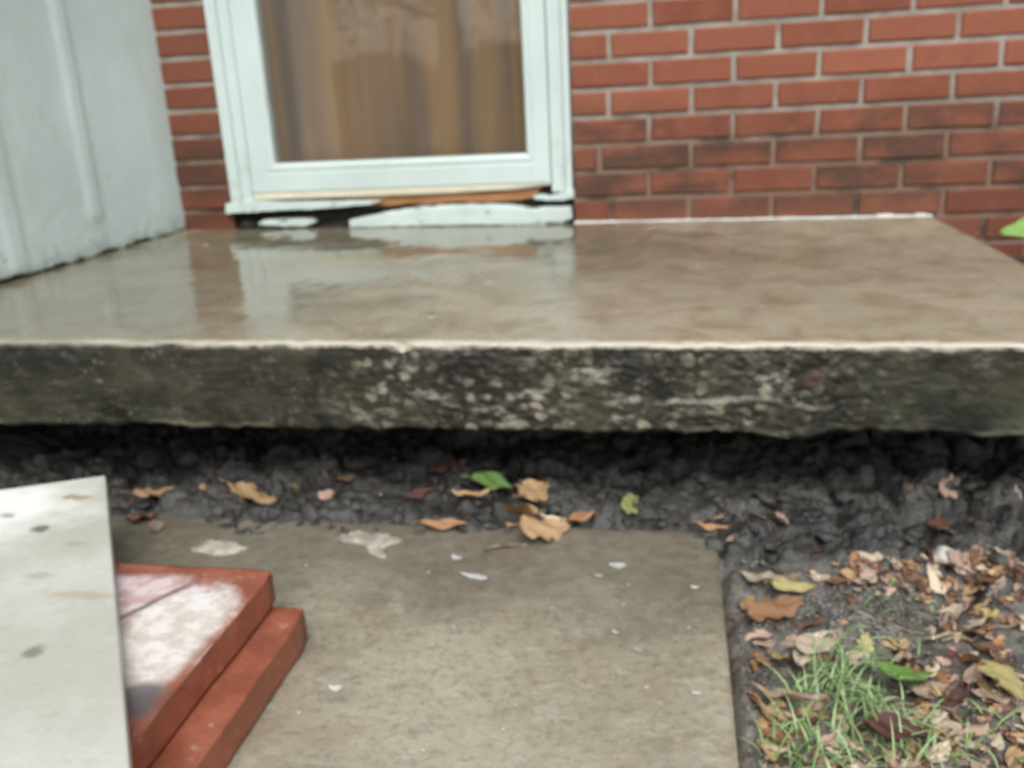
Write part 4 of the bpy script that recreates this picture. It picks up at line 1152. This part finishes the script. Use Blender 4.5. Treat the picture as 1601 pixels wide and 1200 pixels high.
# ------------------------------------------------------------------ plant by the wall, right of the slab
def plant():
    root = bpy.data.objects.new('leafy_plant', None); COL.objects.link(root)
    tag(root, 'green leafy plant against the brick wall at the right end of the slab', 'plant')
    base = Vector((0.93, -0.22, float(ground_h(0.93, -0.22))))
    root.location = base
    s_ = tube('stem', [Vector((0.02 * math.sin(3 * t), 0.01 * t, 0.34 * t)) for t in np.linspace(0, 1, 9)], 0.004, 0.002, MT['leaf_green']); s_.parent = root
    p = at_y(1592, 357, -0.2) - base
    spots = [(p + Vector((0.012, 0, 0)), 0.10, 3.05, (-0.75, 0.30))]
    for k in range(9): spots.append((Vector((0.055 * math.cos(k * 2.4), 0.05 * math.sin(k * 2.4), 0.12 + 0.025 * k)) if math.cos(k * 2.4) > -0.2 else Vector((0.06, 0.03 * math.sin(k), 0.12 + 0.025 * k)), 0.075, k * 2.4, (random.uniform(-.4, .4), random.uniform(-.3, .3))))
    for (q, sz, rz, tl) in spots:
        o = link('leaf', leaf_mesh('ovate', 'green', random.randrange(99)), (), root)
        o.location = q; o.scale = (sz, sz, sz); o.rotation_euler = (tl[0], tl[1], rz)
plant()

# ------------------------------------------------------------------ yard behind the camera, mirrored in the door glass
def tree(x, y, h, cr, cols, label, seed, low):
    rr = random.Random(seed)
    root = bpy.data.objects.new('tree', None); COL.objects.link(root); root.location = (x, y, -0.32)
    tag(root, label, 'tree', 'trees in the yard mirrored in the door glass')
    pts = [Vector((0.12 * math.sin(t * 4 + seed), 0.12 * math.cos(t * 3), h * 0.8 * t)) for t in np.linspace(0, 1, 10)]
    t_ = tube('trunk', pts, 0.02 * h + 0.05, 0.03, MT['bark'], 10); t_.parent = root
    verts, faces = [], []
    tips = []
    for k in range(16):
        z = h * rr.uniform(low, 0.85); a = rr.uniform(0, 6.28); L = cr * rr.uniform(0.6, 1.0) * (1.15 - 0.5 * z / h)
        tip = Vector((math.cos(a) * L, math.sin(a) * L, z + rr.uniform(0, 0.9))); tips.append(tip)
        lb = tube('limb', [Vector((0, 0, z)).lerp(tip, t) + Vector((0, 0, 0.2 * math.sin(3 * t))) for t in np.linspace(0, 1, 5)], 0.05, 0.012, MT['bark'], 5); lb.parent = root
    for tip in tips:
        for _ in range(110):
            d = Vector((rr.gauss(0, 1), rr.gauss(0, 1), rr.gauss(0, 0.7))) * (cr * 0.26); c = tip + d; s = rr.uniform(0.05, 0.11)
            a = Vector((rr.gauss(0, 1), rr.gauss(0, 1), rr.gauss(0, 1))).normalized(); b = a.orthogonal().normalized()
            q = len(verts); verts += [c - a * s, c + b * s * 0.55, c + a * s, c - b * s * 0.55]; faces.append((q, q + 1, q + 2, q + 3))
    cw = link('crown', mesh('crown', verts, faces, False), [MT['leaf_' + cols]]); cw.parent = root
tree(-3.0, -10.5, 7.0, 2.4, 'orange', 'orange autumn tree in the yard, mirrored in the door glass', 1, 0.22)
tree(-5.6, -12.5, 8.0, 2.6, 'brown', 'brown leaved tree in the yard, mirrored at the left of the door glass', 2, 0.25)
tree(-0.6, -13.5, 7.5, 2.3, 'tan', 'tan leaved tree in the yard, mirrored at the right of the door glass', 3, 0.3)
tree(-4.2, -17.0, 9.0, 3.0, 'lime', 'yellow green tree far in the yard, mirrored in the door glass', 4, 0.2)

def bush(x, y, h, w, seed, label):  # unseen row, added to cut low sky light reaching under the slab
    rr = random.Random(seed)
    root = bpy.data.objects.new('bush', None); COL.objects.link(root); root.location = (x, y, -0.32)
    tag(root, label, 'bush', 'bushes added across the yard to block low sky, mirrored in the door glass')
    for k in range(5):
        a = rr.uniform(0, 6.28)
        st_ = tube('stem', [Vector((math.cos(a) * w * 0.4 * t, math.sin(a) * w * 0.4 * t, h * 0.8 * t)) for t in np.linspace(0, 1, 4)], 0.03, 0.01, MT['bark'], 5); st_.parent = root
    verts, faces = [], []
    for _ in range(1500):
        d = Vector((rr.gauss(0, 1), rr.gauss(0, 1), rr.gauss(0, 1))).normalized() * rr.uniform(0.55, 1.0) ** 0.5
        c = Vector((d.x * w, d.y * w * 0.7, h * (0.5 + 0.5 * d.z))); s_ = rr.uniform(0.06, 0.13)
        a = Vector((rr.gauss(0, 1), rr.gauss(0, 1), rr.gauss(0, 1))).normalized(); b = a.orthogonal().normalized(); q = len(verts)
        verts += [c - a * s_, c + b * s_ * 0.6, c + a * s_, c - b * s_ * 0.6]; faces.append((q, q + 1, q + 2, q + 3))
    cw = link('crown', mesh('crown', verts, faces, False), [MT['leaf_' + ('brown', 'dark', 'tan')[seed % 3]]]); cw.parent = root
for k in range(11):
    bush(-9.5 + 1.9 * k + random.uniform(-.3, .3), -9.0 - random.uniform(0, 1.2), random.uniform(0.85, 1.5), 1.05, k, '%s leaved bush added in the row behind the viewer to block low sky' % ('brown', 'dark red', 'tan')[k % 3])
